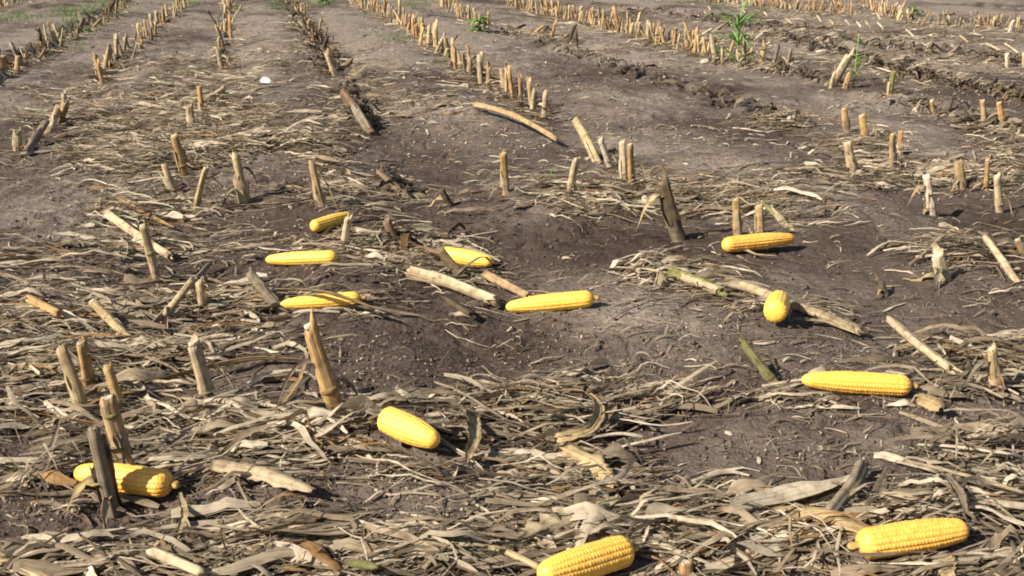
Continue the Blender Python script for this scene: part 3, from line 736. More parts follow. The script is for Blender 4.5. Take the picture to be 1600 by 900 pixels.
FALLEN = [
 (S_, [(640, 425), (700, 440), (775, 470)], 22, 'pale', 'thick pale fallen stalk with a hollow left end pointing at the central corn ear', dict(split=.3)),
 (S_, [(757, 427), (825, 462)], 13, 'tan', 'tan stalk piece lying against the central corn ear from above', dict(shape='bare')),
 (S_, [(697, 466), (738, 492)], 16, 'dark', 'black rotten stalk piece left of the central corn ear', dict(shape='bare')),
 (S_, [(625, 382), (700, 400)], 14, 'brown', 'dark brown stalk lying between two dark standing ones', dict(shape='bare')),
 (L_, [(345, 327), (380, 321), (440, 319), (488, 310)], 10, 'pale', 'thin wavy pale leaf on bare soil left of the lone tan stalk', dict(shape='even', roll=.4)),
 (L_, [(225, 600), (310, 586), (400, 568), (482, 563)], 15, 'cream', 'long arched tan leaf touching the split orange stalk', dict(arch=.012, shape='leaf', cup=.35, roll=.4)),
 (L_, [(440, 630), (470, 590), (492, 568)], 9, 'tan', 'thin bent leaf running up to the split orange stalk', dict(ends=(0, .05), shape='point')),
 (L_, [(492, 588), (522, 572)], 14, 'white', 'short whitish strip wrapped across the split orange stalk', dict(lift=.05, shape='even', roll=.8)),
 (S_, [(165, 332), (215, 368), (265, 400)], 12, 'pale', 'long pale fallen stalk crossing behind a thin standing one', dict(lift=.015)),
 (L_, [(180, 318), (225, 335), (272, 356)], 12, 'orange', 'orange-edged leaf lying just above the long pale fallen stalk', dict(ends=(.02, 0))),
 (L_, [(430, 452), (500, 463), (560, 478), (600, 487)], 10, 'brown', 'dark dry leaf lying across the corn ear with the shaded end', dict(lift=.035, arch=.012, shape='leaf')),
 (L_, [(708, 432), (740, 420), (768, 404)], 6, 'grey', 'thin grey leaf strip crossing the half-hidden corn ear', dict(lift=.02, arch=.02, shape='even')),
 (S_, [(1045, 424), (1085, 438), (1128, 456)], 17, 'green', 'olive-brown stalk piece pointing down right toward the end-on corn ear', dict(split=1)),
 (L_, [(962, 418), (1005, 420), (1048, 428)], 9, 'pale', 'narrow pale leaf left of the olive-brown stalk piece', dict(shape='even')),
 (S_, [(1137, 440), (1175, 450), (1212, 466)], 17, 'grey', 'grey-brown stalk lying up to the end-on corn ear from the left', dict()),
 (S_, [(1232, 474), (1285, 492), (1345, 516)], 14, 'grey', 'long grey-brown stalk running right from the end-on corn ear', dict(split=.8)),
 (L_, [(1240, 498), (1290, 502), (1345, 524)], 11, 'pale', 'pale leaf below the long grey-brown stalk', dict()),
 (S_, [(1392, 500), (1438, 540), (1486, 576)], 20, 'pale', 'split pale stalk slanting down right above the broad right-hand corn ear', dict(split=1.6)),
 (L_, [(1395, 548), (1425, 540), (1450, 542)], 12, 'pale', 'small pale leaf left of the split slanting stalk', dict(ends=(0, .02))),
 (L_, [(1468, 542), (1510, 550), (1548, 562)], 16, 'orange', 'orange-tan leaf lying left of the single tan stalk at right', dict(lift=.02)),
 (S_, [(1348, 726), (1336, 755), (1314, 780), (1296, 803)], 21, 'grey', 'crooked brown stick rising behind the big bottom right corn ear', dict(shape='bare', split=.2, lift=.022)),
 (L_, [(1208, 797), (1265, 808), (1330, 826), (1372, 834)], 30, 'tan', 'long pointed tan husk ending under the big bottom right corn ear', dict(name='corn_husk', shape='husk', lift=.018, cup=-.35, arch=.012)),
 (L_, [(1372, 812), (1400, 788), (1445, 782), (1500, 790)], 26, 'pale', 'pale open husk lying above the big bottom right corn ear', dict(name='corn_husk', shape='husk', cup=.4)),
 (L_, [(1478, 870), (1480, 895), (1490, 912)], 26, 'grey', 'grey husk hanging down from the big bottom right corn ear', dict(name='corn_husk', shape='husk')),
 (S_, [(1045, 808), (1110, 836), (1190, 862)], 25, 'tan', 'thick tan stalk lying among straw right of the cut-off corn ear', dict(split=.8)),
 (S_, [(240, 862), (320, 896)], 28, 'pale', 'thick pale stalk piece lying at the bottom left', dict(shape='bare', lift=.02)),
 (S_, [(-10, 868), (40, 888), (85, 912)], 22, 'cream', 'straw-yellow stalk lying in the bottom left corner', dict(shape='bare')),
 (L_, [(330, 722), (400, 733), (490, 766)], 28, 'pale', 'wide pale husk lying right of the banded corn ear', dict(name='corn_husk', shape='husk', cup=-.3, lift=.02)),
 (L_, [(350, 640), (430, 650), (535, 668)], 18, 'pale', 'long flat pale leaf below the clean pale stalk', dict(lift=.015)),
 (L_, [(745, 640), (738, 668), (742, 700), (728, 722)], 26, 'cream', 'grey-tan leaf curving down just right of the plump corn ear', dict(lift=.012, arch=.02, cup=.2, shape='leaf', roll=.5)),
 (L_, [(790, 640), (850, 620), (915, 622), (940, 648), (925, 678), (870, 686)], 20, 'cream', 'big looping dry leaf curled over the dark straw heap in the middle', dict(lift=.03, arch=.015, shape='even', twist=.7)),
 (L_, [(955, 618), (960, 650), (935, 680), (880, 705)], 16, 'tan', 'outer reddish leaf curled around the big looping one', dict(lift=.02, arch=.02, shape='even', roll=.5)),
 (L_, [(880, 700), (960, 660), (1060, 628)], 15, 'grey', 'long grey leaf rising right out of the dark straw heap', dict(lift=.02)),
 (L_, [(818, 838), (920, 795), (1050, 772)], 34, 'pale', 'frayed fan of pale fibres behind the cut-off corn ear', dict(lift=.025, shape='husk', cup=-.25, frag=.5)),
 (L_, [(880, 700), (930, 722), (960, 760)], 34, 'cream', 'crumpled pale husk above the frayed fan of fibres', dict(name='corn_husk', lift=.03, shape='husk', cup=-.2, frag=.3)),
 (S_, [(720, 848), (790, 862), (845, 888)], 20, 'cream', 'tan stalk piece ending at the left end of the cut-off corn ear', dict(shape='bare')),
 (L_, [(540, 880), (590, 888)], 20, 'green', 'short greenish leaf piece at the bottom edge', dict(lift=.03)),
 (S_, [(740, 163), (775, 176), (820, 196), (870, 218)], 7.5, 'tan', 'long thin stalk with a dark shadow under it, lying above the broken stalk', dict(lift=.02, arch=.02, shape='bare')),
 (L_, [(1200, 266), (1260, 264), (1310, 260)], 10, 'pale', 'narrow pale leaf lying left of the stalk with the black gap', dict()),
 (L_, [(1215, 272), (1255, 270)], 8, 'white', 'small white leaf strip under the narrow pale one', dict()),
 (S_, [(45, 468), (92, 490)], 14, 'orange', 'short orange stalk piece lying near the left edge', dict(shape='bare', lift=.03)),
 (L_, [(1432, 618), (1456, 624), (1470, 638)], 28, 'tan', 'cupped tan husk casting a black shadow below the level corn ear', dict(name='corn_husk', shape='husk', cup=-.45, lift=.018)),
 (L_, [(722, 602), (755, 600), (782, 603)], 14, 'white', 'flat pale flake lying on bare soil in the centre', dict(shape='husk')),
 (L_, [(790, 598), (860, 598), (930, 594)], 7, 'tan', 'thin tan strip right of the flat pale flake', dict(shape='even')),
 (L_, [(522, 103), (560, 98)], 8, 'pale', 'pale leaf right of the dark row at the top', dict()),
 (L_, [(540, 128), (575, 108)], 8, 'cream', 'tan leaf pointing up right beside the dark row', dict(ends=(0, .03))),
 (L_, [(1345, 104), (1370, 106), (1395, 114)], 7, 'white', 'thin white leaf bridging the tall weed and the bent stalk', dict(lift=.06, shape='even')),
 (S_, [(240, 506), (330, 410)], 8, 'grey', 'thin grey stick lying behind the pale right-leaning stalk', dict(lift=.02, shape='bare')),
 (L_, [(0, 600), (60, 585), (110, 560)], 16, 'pale', 'folded pale leaf at the left edge beside the near stalk cluster', dict(lift=.02)),
 (L_, [(100, 690), (70, 740), (20, 760)], 8, 'grey', 'thin grey leaf forked on soil left of the banded corn ear', dict(ends=(.04, 0))),
 (L_, [(280, 770), (290, 800), (275, 850)], 11, 'cream', 'curled tan leaf hanging below the tip of the banded corn ear', dict(lift=.02)),
 (L_, [(1410, 720), (1480, 735), (1600, 770)], 9, 'pale', 'long thin pale leaf crossing the twiggy patch at the right', dict(lift=.03, shape='even')),
 (L_, [(1450, 700), (1530, 660), (1600, 648)], 8, 'pale', 'thin pale stem above the twiggy patch at the right', dict(lift=.02, shape='even')),
 (L_, [(1478, 740), (1500, 770), (1510, 800)], 16, 'grey', 'grey drooping leaf at the centre of the twiggy patch', dict(lift=.035)),
 (L_, [(1130, 372), (1180, 398), (1215, 400)], 7, 'pale', 'pale leaf scrap under the slim right-hand corn ear', dict()),
 (L_, [(300, 828), (400, 840), (480, 862)], 17, 'pale', 'long cream leaf lying near the bottom left, right of bare soil', dict(lift=.015)),
 (L_, [(460, 800), (530, 815), (560, 845)], 14, 'grey', 'grey bent leaf above the greenish leaf piece', dict(lift=.02)),
]
for kd, px, w_, tn_, lab, kw in FALLEN: fallen(kd, px, w_, tn_, lab, **kw)

# stones, scrap
def stone(px, w, label, mat, cat='stone', name='stone', flat_=.6):
    q = random.Random(int(px[0])); p = at(*px); r = w / ppm(px[1]) / 2
    V = []; F = []; nu, nv = 14, 9
    for j in range(nv):
        th = math.pi * (j + .5) / nv
        for i in range(nu):
            a_ = 2 * math.pi * i / nu
            rr = r * (1 + .16 * math.sin(2 * a_ + q.random()) + .1 * q.uniform(-1, 1))
            V.append((rr * math.sin(th) * math.cos(a_), rr * .7 * math.sin(th) * math.sin(a_), rr * flat_ * math.cos(th)))
    for j in range(nv - 1):
        for i in range(nu):
            F.append((j * nu + i, (j + 1) * nu + i, (j + 1) * nu + (i + 1) % nu, j * nu + (i + 1) % nu))
    V += [(0, 0, r * flat_), (0, 0, -r * flat_)]
    for i in range(0, nu, 2):
        F.append((nu * nv, i, (i + 1) % nu, (i + 2) % nu)); b0 = (nv - 1) * nu
        F.append((nu * nv + 1, b0 + (i + 2) % nu, b0 + (i + 1) % nu, b0 + i))
    o = link(name, mesh_np(name, V, F, mat)); o.location = (p.x, p.y, p.z + r * flat_ * .5); tag(o, label, cat)
stone((1102, 99), 15, 'pale rounded stone on smooth soil left of the tall grass tuft', M_STONE)
stone((1236, 189), 17, 'buff clod at the end of the crumbling soil edge', M_STONE, 'soil clod', 'soil_clod')
stone((560, 634), 20, 'buff rounded clod at the foot of the split orange stalk', M_STONE, 'soil clod', 'soil_clod')
p = at(416, 137)
o = link('paper_scrap', blade_mesh('paper_scrap', [(-.035, 0, .012), (-.015, .002, .016), (.012, 0, .014), (.035, -.003, .010)], [.018, .045, .04, .012], (.7, .7, .68), [-.55] * 4, .1, M_SCRAP)); o.location = p + Vector((0, 0, .02)); o.scale = (.9, .9, 1)
tag(o, 'small bright white scrap on the soil above the straw heap', 'scrap')

# ------------------------------------------------------------------ weeds
def weed(px, h, nbl, spread, label, name, wid=.006, seed=1, lean=0, mt=None):
    mt = mt or M_GREEN
    q = random.Random(seed); p = at(*px); e = root_empty(name, p); tag(e, label, 'weed'); tuft = name == 'grass_tuft'
    stem = resample([(0, 0, -.01), (lean * .3, 0, h * .35), (lean, 0, h * .75)], 8)
    link('stem', tube_mesh('stem', stem, [.0035] * 8, (.2, .3, .06), mt, 7, (0, 0), seed=seed), e)
    for i in range(nbl):
        f = (q.choice([0.05, .1, .45, .5, .85, .9, 1]) if tuft else q.uniform(0.05, 1)); s0 = Vector(stem[int(f * 7)])
        a_ = q.uniform(0, 6.28); L = spread * q.uniform(.6, 1.2); n = 8; P = []
        up_ = q.uniform(.7, 1.5) if tuft else q.uniform(.35, 1.1)
        for k in range(n):
            t = k / (n - 1)
            P.append(s0 + Vector((math.cos(a_) * L * t, math.sin(a_) * L * t, L * (up_ * t - .75 * t * t))))
        link('leaf', blade_mesh('leaf', P, leaf_w(n, wid * q.uniform(.8, 1.3), 'leaf'), (.1, .2, .03), None, .2, mt, .02, seed + i), e)
weed((1152, 98), .36, 34, .19, 'tall bright green grass tuft standing in the far row', 'grass_tuft', .011, 3, -.02, M_BRIGHT)
weed((1333, 136), .36, 16, .05, 'tall thin pale green weed with a small head', 'thin_weed', .010, 4, 0, M_BRIGHT)
weed((750, 48), .14, 34, .11, 'low leafy green weed at the end of the dense short row', 'leafy_weed', .026, 5, 0, M_BRIGHT)
weed((1424, 24), .16, 12, .08, 'small dark green weed in the upper right corner rows', 'leafy_weed', .014, 6)
weed((862, 272), .02, 6, .03, 'tiny green seedling on bare soil above the central corn ear', 'seedling', .006, 7)
weed((372, 18), .14, 9, .09, 'green weed in the row behind the straw heap', 'leafy_weed', .014, 8)
weed((432, 14), .14, 11, .09, 'green weed at the far end of the dark row', 'leafy_weed', .015, 9)
weed((510, 8), .12, 18, .14, 'bright green weed clump between the dark row and the long diagonal row', 'leafy_weed', .02, 10)

# ------------------------------------------------------------------ litter nobody could count
def batch_ribbons(name, label, N_pts, ang, L, W, bend, arch, lift, roll, twist, tint, K=7, taper=0.5, cupf=.18, mat=None, avoid=True, tilt=None):
    x0, y0 = N_pts; N = len(x0)
    t = np.linspace(-.5, .5, K + 1)[None, :]
    th = ang[:, None] + bend[:, None] * t + 0.25 * bend[:, None] * np.sin(t * 9 + ang[:, None] * 7)
    dx = np.cos(th) * (L / K)[:, None]; dy = np.sin(th) * (L / K)[:, None]
    px = x0[:, None] + np.cumsum(dx, 1) - dx.sum(1)[:, None] / 2
    py = y0[:, None] + np.cumsum(dy, 1) - dy.sum(1)[:, None] / 2
    g = ground(px, py)
    # stiff pieces bridge the hollows: blend to a straight chord over the highest points
    gm = g.max(1)[:, None]; ch = g[:, :1] * (.5 - t) + g[:, -1:] * (.5 + t)
    z = np.maximum(g, 0.5 * g + 0.5 * np.maximum(ch, g.mean(1)[:, None])) + lift[:, None] + arch[:, None] * (1 - 4 * t * t)
    if tilt is not None: z = z + np.abs(tilt)[:, None] * L[:, None] * (.5 + t * np.sign(tilt)[:, None])
    z = z + 0.15 * np.abs(arch[:, None]) * np.sin(t * 14 + ang[:, None] * 5)
    if avoid and len(ear_caps):
        keep = np.ones(N, bool)
        for sp in stub_xy:
            dd_ = np.hypot(px - sp.x, py + .02 - sp.y).min(1)
            keep &= ~((dd_ < .035) & (lift + (0 if tilt is None else np.abs(tilt) * L) > .022))
        for a_, b_, r in ear_caps:
            d = np.array([b_.x - a_.x, b_.y - a_.y]); dd = d @ d
            s = np.clip(((px - a_.x) * d[0] + (py - a_.y) * d[1]) / dd, 0, 1)
            dist = np.hypot(px - a_.x - s * d[0], py - a_.y - s * d[1])
            keep &= (dist.min(1) > r * 0.75)
            # nothing tall directly in front of the ear
            s2 = np.clip(((px - a_.x) * d[0] + (py + .05 - a_.y) * d[1]) / dd, 0, 1)
            d2 = np.hypot(px - a_.x - s2 * d[0], py + .05 - a_.y - s2 * d[1])
            keep &= ~((d2.min(1) < r * 1.2) & (lift + arch + (0 if tilt is None else np.abs(tilt) * L) > .016))
        sel = np.where(keep)[0]
        px, py, z, th, g = px[sel], py[sel], z[sel], th[sel], g[sel]; W = W[sel]; roll = roll[sel]; twist = twist[sel]; tint = tint[sel]; L = L[sel]; N = len(sel)
    ro = roll[:, None] + twist[:, None] * t
    tt = t + .5
    w = W[:, None] * (np.clip(np.sin(np.pi * (0.1 + 0.85 * tt)), 0, 1) ** taper) * (1 + .15 * np.sin(tt * 11 + W[:, None] * 9000))
    nxv = -np.sin(th); nyv = np.cos(th)
    hw = w * .5
    lift2 = np.abs(np.sin(ro)) * hw
    V = np.zeros((N, K + 1, 3, 3), np.float32)
    for j, a_ in enumerate((-1, 0, 1)):
        V[:, :, j, 0] = px + nxv * a_ * hw * np.cos(ro)
        V[:, :, j, 1] = py + nyv * a_ * hw * np.cos(ro)
        V[:, :, j, 2] = z + lift2 + a_ * hw * np.sin(ro) + (cupf * w if j == 1 else 0) * np.where(np.sin(W * 77777) > 0, 1, -.6)[:, None] + 0.0008
    base = (np.arange(N) * (K + 1) * 3)[:, None, None]
    kk = np.arange(K)[None, :, None] * 3
    f0 = base + kk
    Fq = []
    for j in (0, 1):
        Fq.append(np.stack([f0 + j, f0 + j + 1, f0 + 3 + j + 1, f0 + 3 + j], -1).reshape(-1, 4))
    Fq = np.concatenate(Fq)
    UV = np.zeros((N, K + 1, 3, 2), np.float32)
    UV[..., 0] = np.array([0, .5, 1])[None, None, :] + (np.arange(N) * .37 % 9)[:, None, None]
    UV[..., 1] = (tt * L[:, None] * 10)[:, :, None]
    T = np.repeat(tint, (K + 1) * 3, 0)
    me = mesh_np(name, V.reshape(-1, 3), Fq, mat or M_LEAF, UV.reshape(-1, 2), T)
    return tag(link(name, me), label, 'straw litter' if mat is None or mat == M_LEAF else None, None, 'stuff')

def tints(N, rg, pale=.5):
    """dry-plant colours: grey-brown through tan to pale straw"""
    c0 = np.array([0.085, 0.062, 0.040]); c1 = np.array([0.29, 0.222, 0.145]); c2 = np.array([0.60, 0.505, 0.37]); c3 = np.array([.33, .19, .075])
    u = np.clip(rg.beta(1.15, 1.2, N) + (pale - .5), 0, 1)[:, None]
    c = np.where(u < .5, c0 + (c1 - c0) * u * 2, c1 + (c2 - c1) * (u * 2 - 1))
    o = (rg.random(N) < .035)[:, None]
    return np.where(o, c3, c) * rg.uniform(.85, 1.12, (N, 1))
# clusters of litter: centre px, radii px, leaves, lift
CL = [(250, 650, 240, 50, 300, .030), (470, 705, 200, 42, 260, .028), (110, 640, 130, 60, 190, .03), (330, 640, 110, 25, 90, .02), (300, 745, 120, 35, 80, .02),
      (870, 655, 165, 36, 420, .050), (640, 665, 120, 32, 130, .022), (900, 715, 110, 30, 110, .03), (760, 735, 130, 24, 90, .018),
      (930, 790, 130, 45, 240, .045), (950, 838, 230, 40, 300, .03), (610, 725, 200, 22, 110, .018),
      (430, 850, 200, 34, 220, .022), (700, 875, 230, 34, 300, .025), (1160, 862, 230, 34, 320, .03), (1480, 880, 140, 34, 200, .025), (110, 885, 140, 20, 130, .022), (300, 885, 200, 22, 160, .02),
      (1330, 880, 120, 25, 110, .02), (1150, 800, 90, 22, 70, .02), (1430, 800, 150, 22, 110, .02), (60, 755, 80, 35, 50, .02), (200, 790, 80, 16, 30, .012),
      (80, 500, 130, 34, 200, .026), (240, 500, 150, 44, 210, .026), (50, 570, 90, 40, 150, .03), (200, 575, 170, 30, 170, .025), (330, 560, 110, 26, 80, .018),
      (400, 470, 130, 26, 80, .015), (540, 475, 70, 14, 50, .015),
      (310, 205, 125, 40, 480, .06), (230, 250, 110, 26, 220, .06), (430, 232, 110, 15, 170, .05), (500, 250, 70, 30, 90, .025), (560, 300, 90, 24, 90, .02), (300, 160, 90, 26, 120, .02),
      (600, 385, 90, 26, 150, .03), (680, 415, 80, 24, 110, .025), (560, 420, 90, 24, 70, .012), (210, 330, 110, 26, 90, .02), (230, 390, 170, 28, 90, .012), (60, 400, 100, 60, 60, .01),
      (1000, 300, 160, 26, 170, .02), (940, 320, 60, 14, 60, .015), (1180, 325, 110, 22, 90, .015), (1060, 420, 70, 18, 40, .015),
      (1250, 490, 130, 20, 120, .02), (1090, 445, 90, 16, 60, .015), (1530, 560, 70, 28, 150, .03), (1290, 640, 160, 18, 90, .012), (1240, 620, 60, 18, 60, .02), (1510, 610, 80, 16, 60, .015),
      (1480, 395, 90, 26, 70, .012), (1430, 275, 150, 18, 150, .02), (1330, 235, 60, 20, 50, .015), (1560, 250, 50, 30, 50, .02),
      (850, 575, 130, 24, 60, .006), (780, 520, 160, 22, 50, .004), (560, 160, 40, 60, 130, .03), (345, 125, 60, 22, 90, .02), (1210, 192, 50, 10, 60, .025),
      (95, 180, 50, 24, 60, .025), (130, 145, 60, 10, 40, .02), (470, 40, 30, 40, 90, .03), (1500, 720, 90, 40, 160, .04), (1560, 770, 70, 26, 60, .03), (1020, 640, 60, 14, 60, .02),
      (1200, 30, 130, 14, 120, .02), (1450, 60, 150, 28, 200, .02), (1330, 100, 160, 16, 110, .02), (1080, 70, 110, 14, 120, .02), (900, 22, 110, 12, 110, .02), (1500, 110, 110, 24, 90, .02), (1560, 200, 60, 18, 40, .015),
      (1120, 62, 90, 8, 80, .03), (1250, 55, 90, 5, 60, .03), (640, 150, 130, 40, 90, .008), (440, 90, 60, 30, 60, .01), (250, 110, 70, 24, 60, .01)]
BARE = [(150, 830, 200, 26), (500, 735, 60, 12), (560, 775, 120, 16), (1120, 720, 120, 44), (760, 730, 60, 16), (250, 705, 40, 12), (640, 805, 120, 16), (1420, 690, 110, 24),
        (90, 825, 170, 34), (425, 602, 130, 44), (650, 560, 110, 50), (860, 540, 200, 44), (900, 610, 90, 10), (1200, 700, 210, 62), (1330, 740, 130, 36), (650, 790, 110, 28), (540, 600, 50, 40),
        (40, 715, 50, 28), (330, 790, 60, 30), (520, 440, 110, 22), (640, 250, 90, 50), (860, 390, 100, 44), (1330, 440, 130, 44), (1100, 560, 110, 50), (1000, 620, 60, 12), (430, 270, 60, 26), (60, 330, 80, 50), (1480, 500, 120, 30), (1400, 650, 120, 24), (1220, 430, 60, 18), (470, 345, 60, 18), (1540, 650, 70, 22)]
def not_bare(X_, Y_, rg, k=.93):
    v = np.zeros(len(X_))
    for cx, cy, rx, ry in BARE:
        d = ((X_ - cx) / rx / 1.35) ** 2 + ((Y_ - cy) / ry / 1.2) ** 2 + .35 * vnoise(X_ / 30., Y_ / 14., 77)
        v = np.maximum(v, 1 - sstep(.55, 1.15, d))
    return rg.random(len(X_)) > v * k
for poly, cnt, vset, lean, lab, grp in ROWS:
    for (xa, ya), (xb, yb) in zip(poly[:-1], poly[1:]):
        m = max(1, int(math.hypot(xb - xa, yb - ya) / 26))
        for j in range(m):
            t = (j + .5) / m; yy_ = ya + (yb - ya) * t
            CL.append((xa + (xb - xa) * t, yy_ + 2, 16, 3.5 + max(0, yy_) * .022, 20, .02))
def cluster_points(cl, mult, rg, sig=.62):
    X_, Y_, Lf, Wt = [], [], [], []
    for cx, cy, rx, ry, n, lf in cl:
        m = int(n * mult)
        a = rg.normal(0, sig, m); b = rg.normal(0, sig, m)
        X_.append(cx + rx * a); Y_.append(cy + ry * b)
        d = np.exp(-(a * a + b * b) * .9)
        Lf.append(lf * d)
    X_ = np.concatenate(X_); Y_ = np.concatenate(Y_); Lf = np.concatenate(Lf)
    ok = (Y_ > -60) & (Y_ < 940) & not_bare(X_, Y_, rg)
    thin = np.interp(Y_, [300, 480, 620, 900], [1.0, .55, .36, .28]); ok &= rg.random(len(X_)) < thin
    X_, Y_, Lf = X_[ok], Y_[ok], Lf[ok]
    gx, gy = at_np(X_, Y_)
    return gx, gy, Lf, Y_
rg = np.random.default_rng(21)
# broad leaf pieces
gx, gy, lf, yy = cluster_points(CL, .85, rg); N = len(gx)
farf = np.clip(gy / 4, .5, 1)
batch_ribbons('leaf_litter', 'torn dry corn leaves and husks matted over the soil', (gx, gy), rg.normal(0.08, .42, N), rg.gamma(3.2, .030, N).clip(.03, .26), rg.gamma(2.2, .0040, N).clip(.003, .030),
              rg.normal(0, .45, N), rg.exponential(.004, N).clip(0, .018), rg.random(N) * lf * .6, rg.normal(-.05, .4, N), rg.normal(0, 1.3, N), tints(N, rg, .68), 8, .4, tilt=rg.normal(0, .07, N) + rg.normal(0, 3.2, N) * lf)
# narrow shreds
gx, gy, lf, yy = cluster_points(CL, 3.3, rg, .74); N = len(gx)
batch_ribbons('straw_litter', 'narrow shreds of straw strewn through the leaf litter', (gx, gy), rg.normal(0.08, .5, N), rg.uniform(.025, .18, N), rg.gamma(2.5, .0015, N).clip(.0015, .010),
              rg.normal(0, .8, N), rg.exponential(.006, N).clip(0, .03), rg.random(N) * lf * 1.1, rg.normal(0, .6, N), rg.normal(0, .8, N), tints(N, rg, .58), 6, .4)
DK = [(x_, y_, 19, 8, 62, .045) for x_, y_ in [(458, 8), (466, 25), (478, 42), (488, 58), (498, 74), (507, 92), (515, 108), (545, 150), (556, 170), (566, 190), (600, 275), (625, 300)]]
DK += [(1245 - 49 * j, 194 - 15.6 * j, 26, 4, 16, .02) for j in range(10)]
DK += [(870, 640, 90, 16, 60, .02), (985, 740, 24, 12, 20, .02), (640, 385, 60, 12, 30, .02)]
for (xa, ya), (xb, yb), m, n_ in (((1170, 42), (1340, 90), 8, 16), ((1340, 92), (1480, 130), 7, 16), ((1480, 132), (1640, 164), 6, 14), ((1300, 62), (1640, 104), 12, 12), ((960, 14), (1300, 50), 14, 12), ((1300, 10), (1640, 44), 12, 10),
        ((1395, 160), (1640, 215), 8, 8), ((345, 105), (362, 0), 8, 12), ((150, 130), (285, 12), 12, 7), ((0, 118), (200, 4), 12, 14), ((845, 185), (640, 50), 14, 7), ((1100, 92), (1300, 128), 9, 8)):
    for j in range(m):
        t = (j + .5) / m; DK.append((xa + (xb - xa) * t, ya + (yb - ya) * t, abs(xb - xa) / m * .7 + 4, 3.2, n_, .03))
gx, gy, lf, yy = cluster_points(DK, 1.6, rg, .6); N = len(gx)
batch_ribbons('rotten_leaf_litter', 'dark rotten leaf scraps along the dark row and the crumbling edge', (gx, gy), rg.uniform(0, 6.28, N), rg.uniform(.03, .12, N), rg.gamma(2.6, .004, N).clip(.003, .025),
              rg.normal(0, .9, N), rg.exponential(.012, N).clip(0, .04), rg.random(N) * lf, rg.normal(0, .8, N), rg.normal(0, .8, N), tints(N, rg, .35) * .5, 7, .4)
# thin shreds over the whole field
def spread(n, y0, y1, rg, power=1.0):
    py = y0 + (y1 - y0) * rg.random(n) ** power; px = rg.uniform(-120, 1720, n)
    return px, py
px_, py_ = spread(24000, -40, 930, rg)
dens = fbm(px_ / 160., py_ / 60., 1.0, 3, 50)
k_ = not_bare(px_, py_, rg, .6) & (rg.random(len(px_)) < np.clip(.36 + .55 * dens, .04, 1) * np.interp(py_, [0, 400, 900], [1.3, .9, .6])); px_, py_ = px_[k_], py_[k_]
gx, gy = at_np(px_, py_); N = len(gx)
batch_ribbons('loose_straw', 'loose straw scattered thinly over the whole field', (gx, gy), rg.normal(0, .7, N), rg.uniform(.012, .075, N), rg.gamma(2.0, .0014, N).clip(.001, .008) * np.clip(gy / 3, .8, 1.8),
              rg.normal(0, .8, N), rg.exponential(.003, N).clip(0, .012), np.full(N, .0015), rg.normal(0, .4, N), rg.normal(0, .5, N), tints(N, rg, .66), 5, .35)
# chips and flecks
px_, py_ = spread(60000, -40, 930, rg)
dens = fbm(px_ / 120., py_ / 45., 1.0, 3, 60) + .8 * np.exp(-((px_ - 600) / 190) ** 2 - ((py_ - 140) / 120) ** 2)
k_ = rg.random(len(px_)) < np.clip(.30 + .62 * dens, .03, 1) * np.interp(py_, [0, 300, 900], [1.2, .9, .45]); px_, py_ = px_[k_], py_[k_]
gx, gy = at_np(px_, py_); N = len(gx); sc = np.clip(gy / 3.2, .6, 2.2)
batch_ribbons('chaff', 'pale chaff and crumbs flecking the soil', (gx, gy), rg.uniform(0, 6.28, N), rg.gamma(2.2, .0042, N).clip(.003, .032) * sc, rg.gamma(2.2, .0015, N).clip(.0012, .008) * sc,
              rg.normal(0, .5, N), rg.exponential(.0015, N), np.full(N, .0012) + .0012 * sc, rg.normal(0, .3, N), rg.normal(0, .3, N), tints(N, rg, .78), 2, .3)
# fine twiggy strands of the right-hand patch and the heaps
SUB = [(1490, 715, 90, 40, 260, .05), (1560, 690, 60, 40, 120, .04), (1030, 630, 70, 20, 90, .03), (870, 640, 150, 30, 140, .05), (320, 200, 150, 46, 160, .05), (1280, 860, 120, 30, 90, .03), (60, 740, 60, 30, 70, .04)]
gx, gy, lf, yy = cluster_points(SUB, 1.0, rg, .6); N = len(gx)
batch_ribbons('fine_straw', 'fine pale rootlets and strands in tangled patches', (gx, gy), rg.uniform(0, 6.28, N), rg.uniform(.05, .18, N), rg.uniform(.0015, .004, N),
              rg.normal(0, 1.4, N), rg.uniform(.0, .03, N), rg.random(N) * lf, rg.normal(0, .5, N), rg.normal(0, 1, N), tints(N, rg, .75), 9, .2)
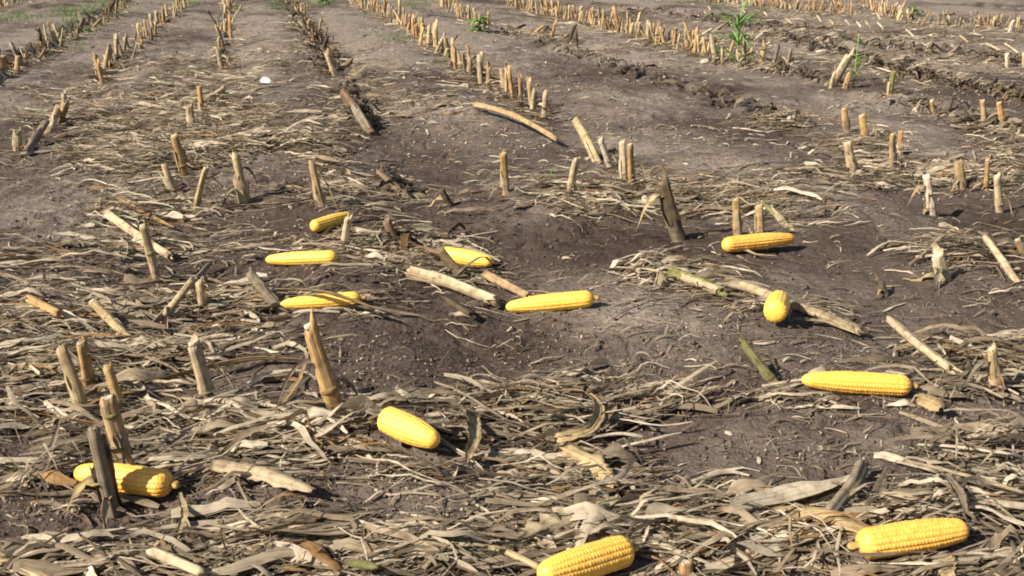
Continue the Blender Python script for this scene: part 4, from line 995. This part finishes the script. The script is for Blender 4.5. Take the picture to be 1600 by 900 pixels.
# grass patches on the far left
GP = [(130, 20, 60, 10, 650, 0), (165, 8, 40, 8, 350, 0), (20, 28, 40, 8, 250, 0), (120, 42, 40, 8, 300, 0), (285, 6, 25, 6, 350, 0), (640, 8, 40, 5, 250, 0), (80, 75, 60, 12, 200, 0), (500, 6, 18, 5, 200, 0), (1420, 20, 24, 5, 120, 0), (620, 62, 24, 6, 60, 0), (440, 10, 30, 8, 150, 0)]
gx, gy, lf, yy = cluster_points(GP, 1.0, rg, .6); N = len(gx)
n = N; K = 3
h = rg.uniform(.015, .06, n); az = rg.uniform(0, 6.28, n); wv = rg.uniform(.002, .0045, n); ln = rg.uniform(.2, .9, n) * h
V = np.zeros((n, K + 1, 2, 3)); gz = ground(gx, gy)
for k in range(K + 1):
    t = k / K
    cx = gx + np.cos(az) * ln * t * t; cy = gy + np.sin(az) * ln * t * t; cz = gz + h * (t - .2 * t * t) - .003
    for j, s in enumerate((-1, 1)):
        V[:, k, j, 0] = cx - np.sin(az) * s * wv * (1 - .85 * t); V[:, k, j, 1] = cy + np.cos(az) * s * wv * (1 - .85 * t); V[:, k, j, 2] = cz
b0 = (np.arange(n) * (K + 1) * 2)[:, None] + np.arange(K)[None, :] * 2
Fq = np.stack([b0, b0 + 1, b0 + 3, b0 + 2], -1).reshape(-1, 4)
tag(link('grass', mesh_np('grass', V.reshape(-1, 3), Fq, M_GREEN)), 'short green grass sprouting on the far left strip', 'grass', None, 'stuff')
# loose crumbs of soil
px_, py_ = spread(16000, -20, 930, rg)
gx, gy = at_np(px_, py_); N = len(gx); s = rg.gamma(2.0, .0011, N).clip(.0008, .009)
oct_ = np.array([(1, 0, 0), (0, 1, 0), (-1, 0, 0), (0, -1, 0), (0.1, 0, .8), (0, 0.1, -.8)], float)
V = oct_[None] * s[:, None, None] * rg.uniform(.6, 1.3, (N, 6, 3)); V[:, :, 0] += gx[:, None]; V[:, :, 1] += gy[:, None]; V[:, :, 2] += (ground(gx, gy) + s * .3)[:, None]
tri = np.array([(0, 1, 4), (1, 2, 4), (2, 3, 4), (3, 0, 4), (1, 0, 5), (2, 1, 5), (3, 2, 5), (0, 3, 5)])
Fq = (np.arange(N)[:, None, None] * 6 + tri[None]).reshape(-1, 3)
me = mesh_np('dirt_crumbs', V.reshape(-1, 3), Fq, M_SOIL, smooth=False)
tag(link('dirt_crumbs', me), 'small loose crumbs of soil over the field', 'dirt', None, 'stuff')
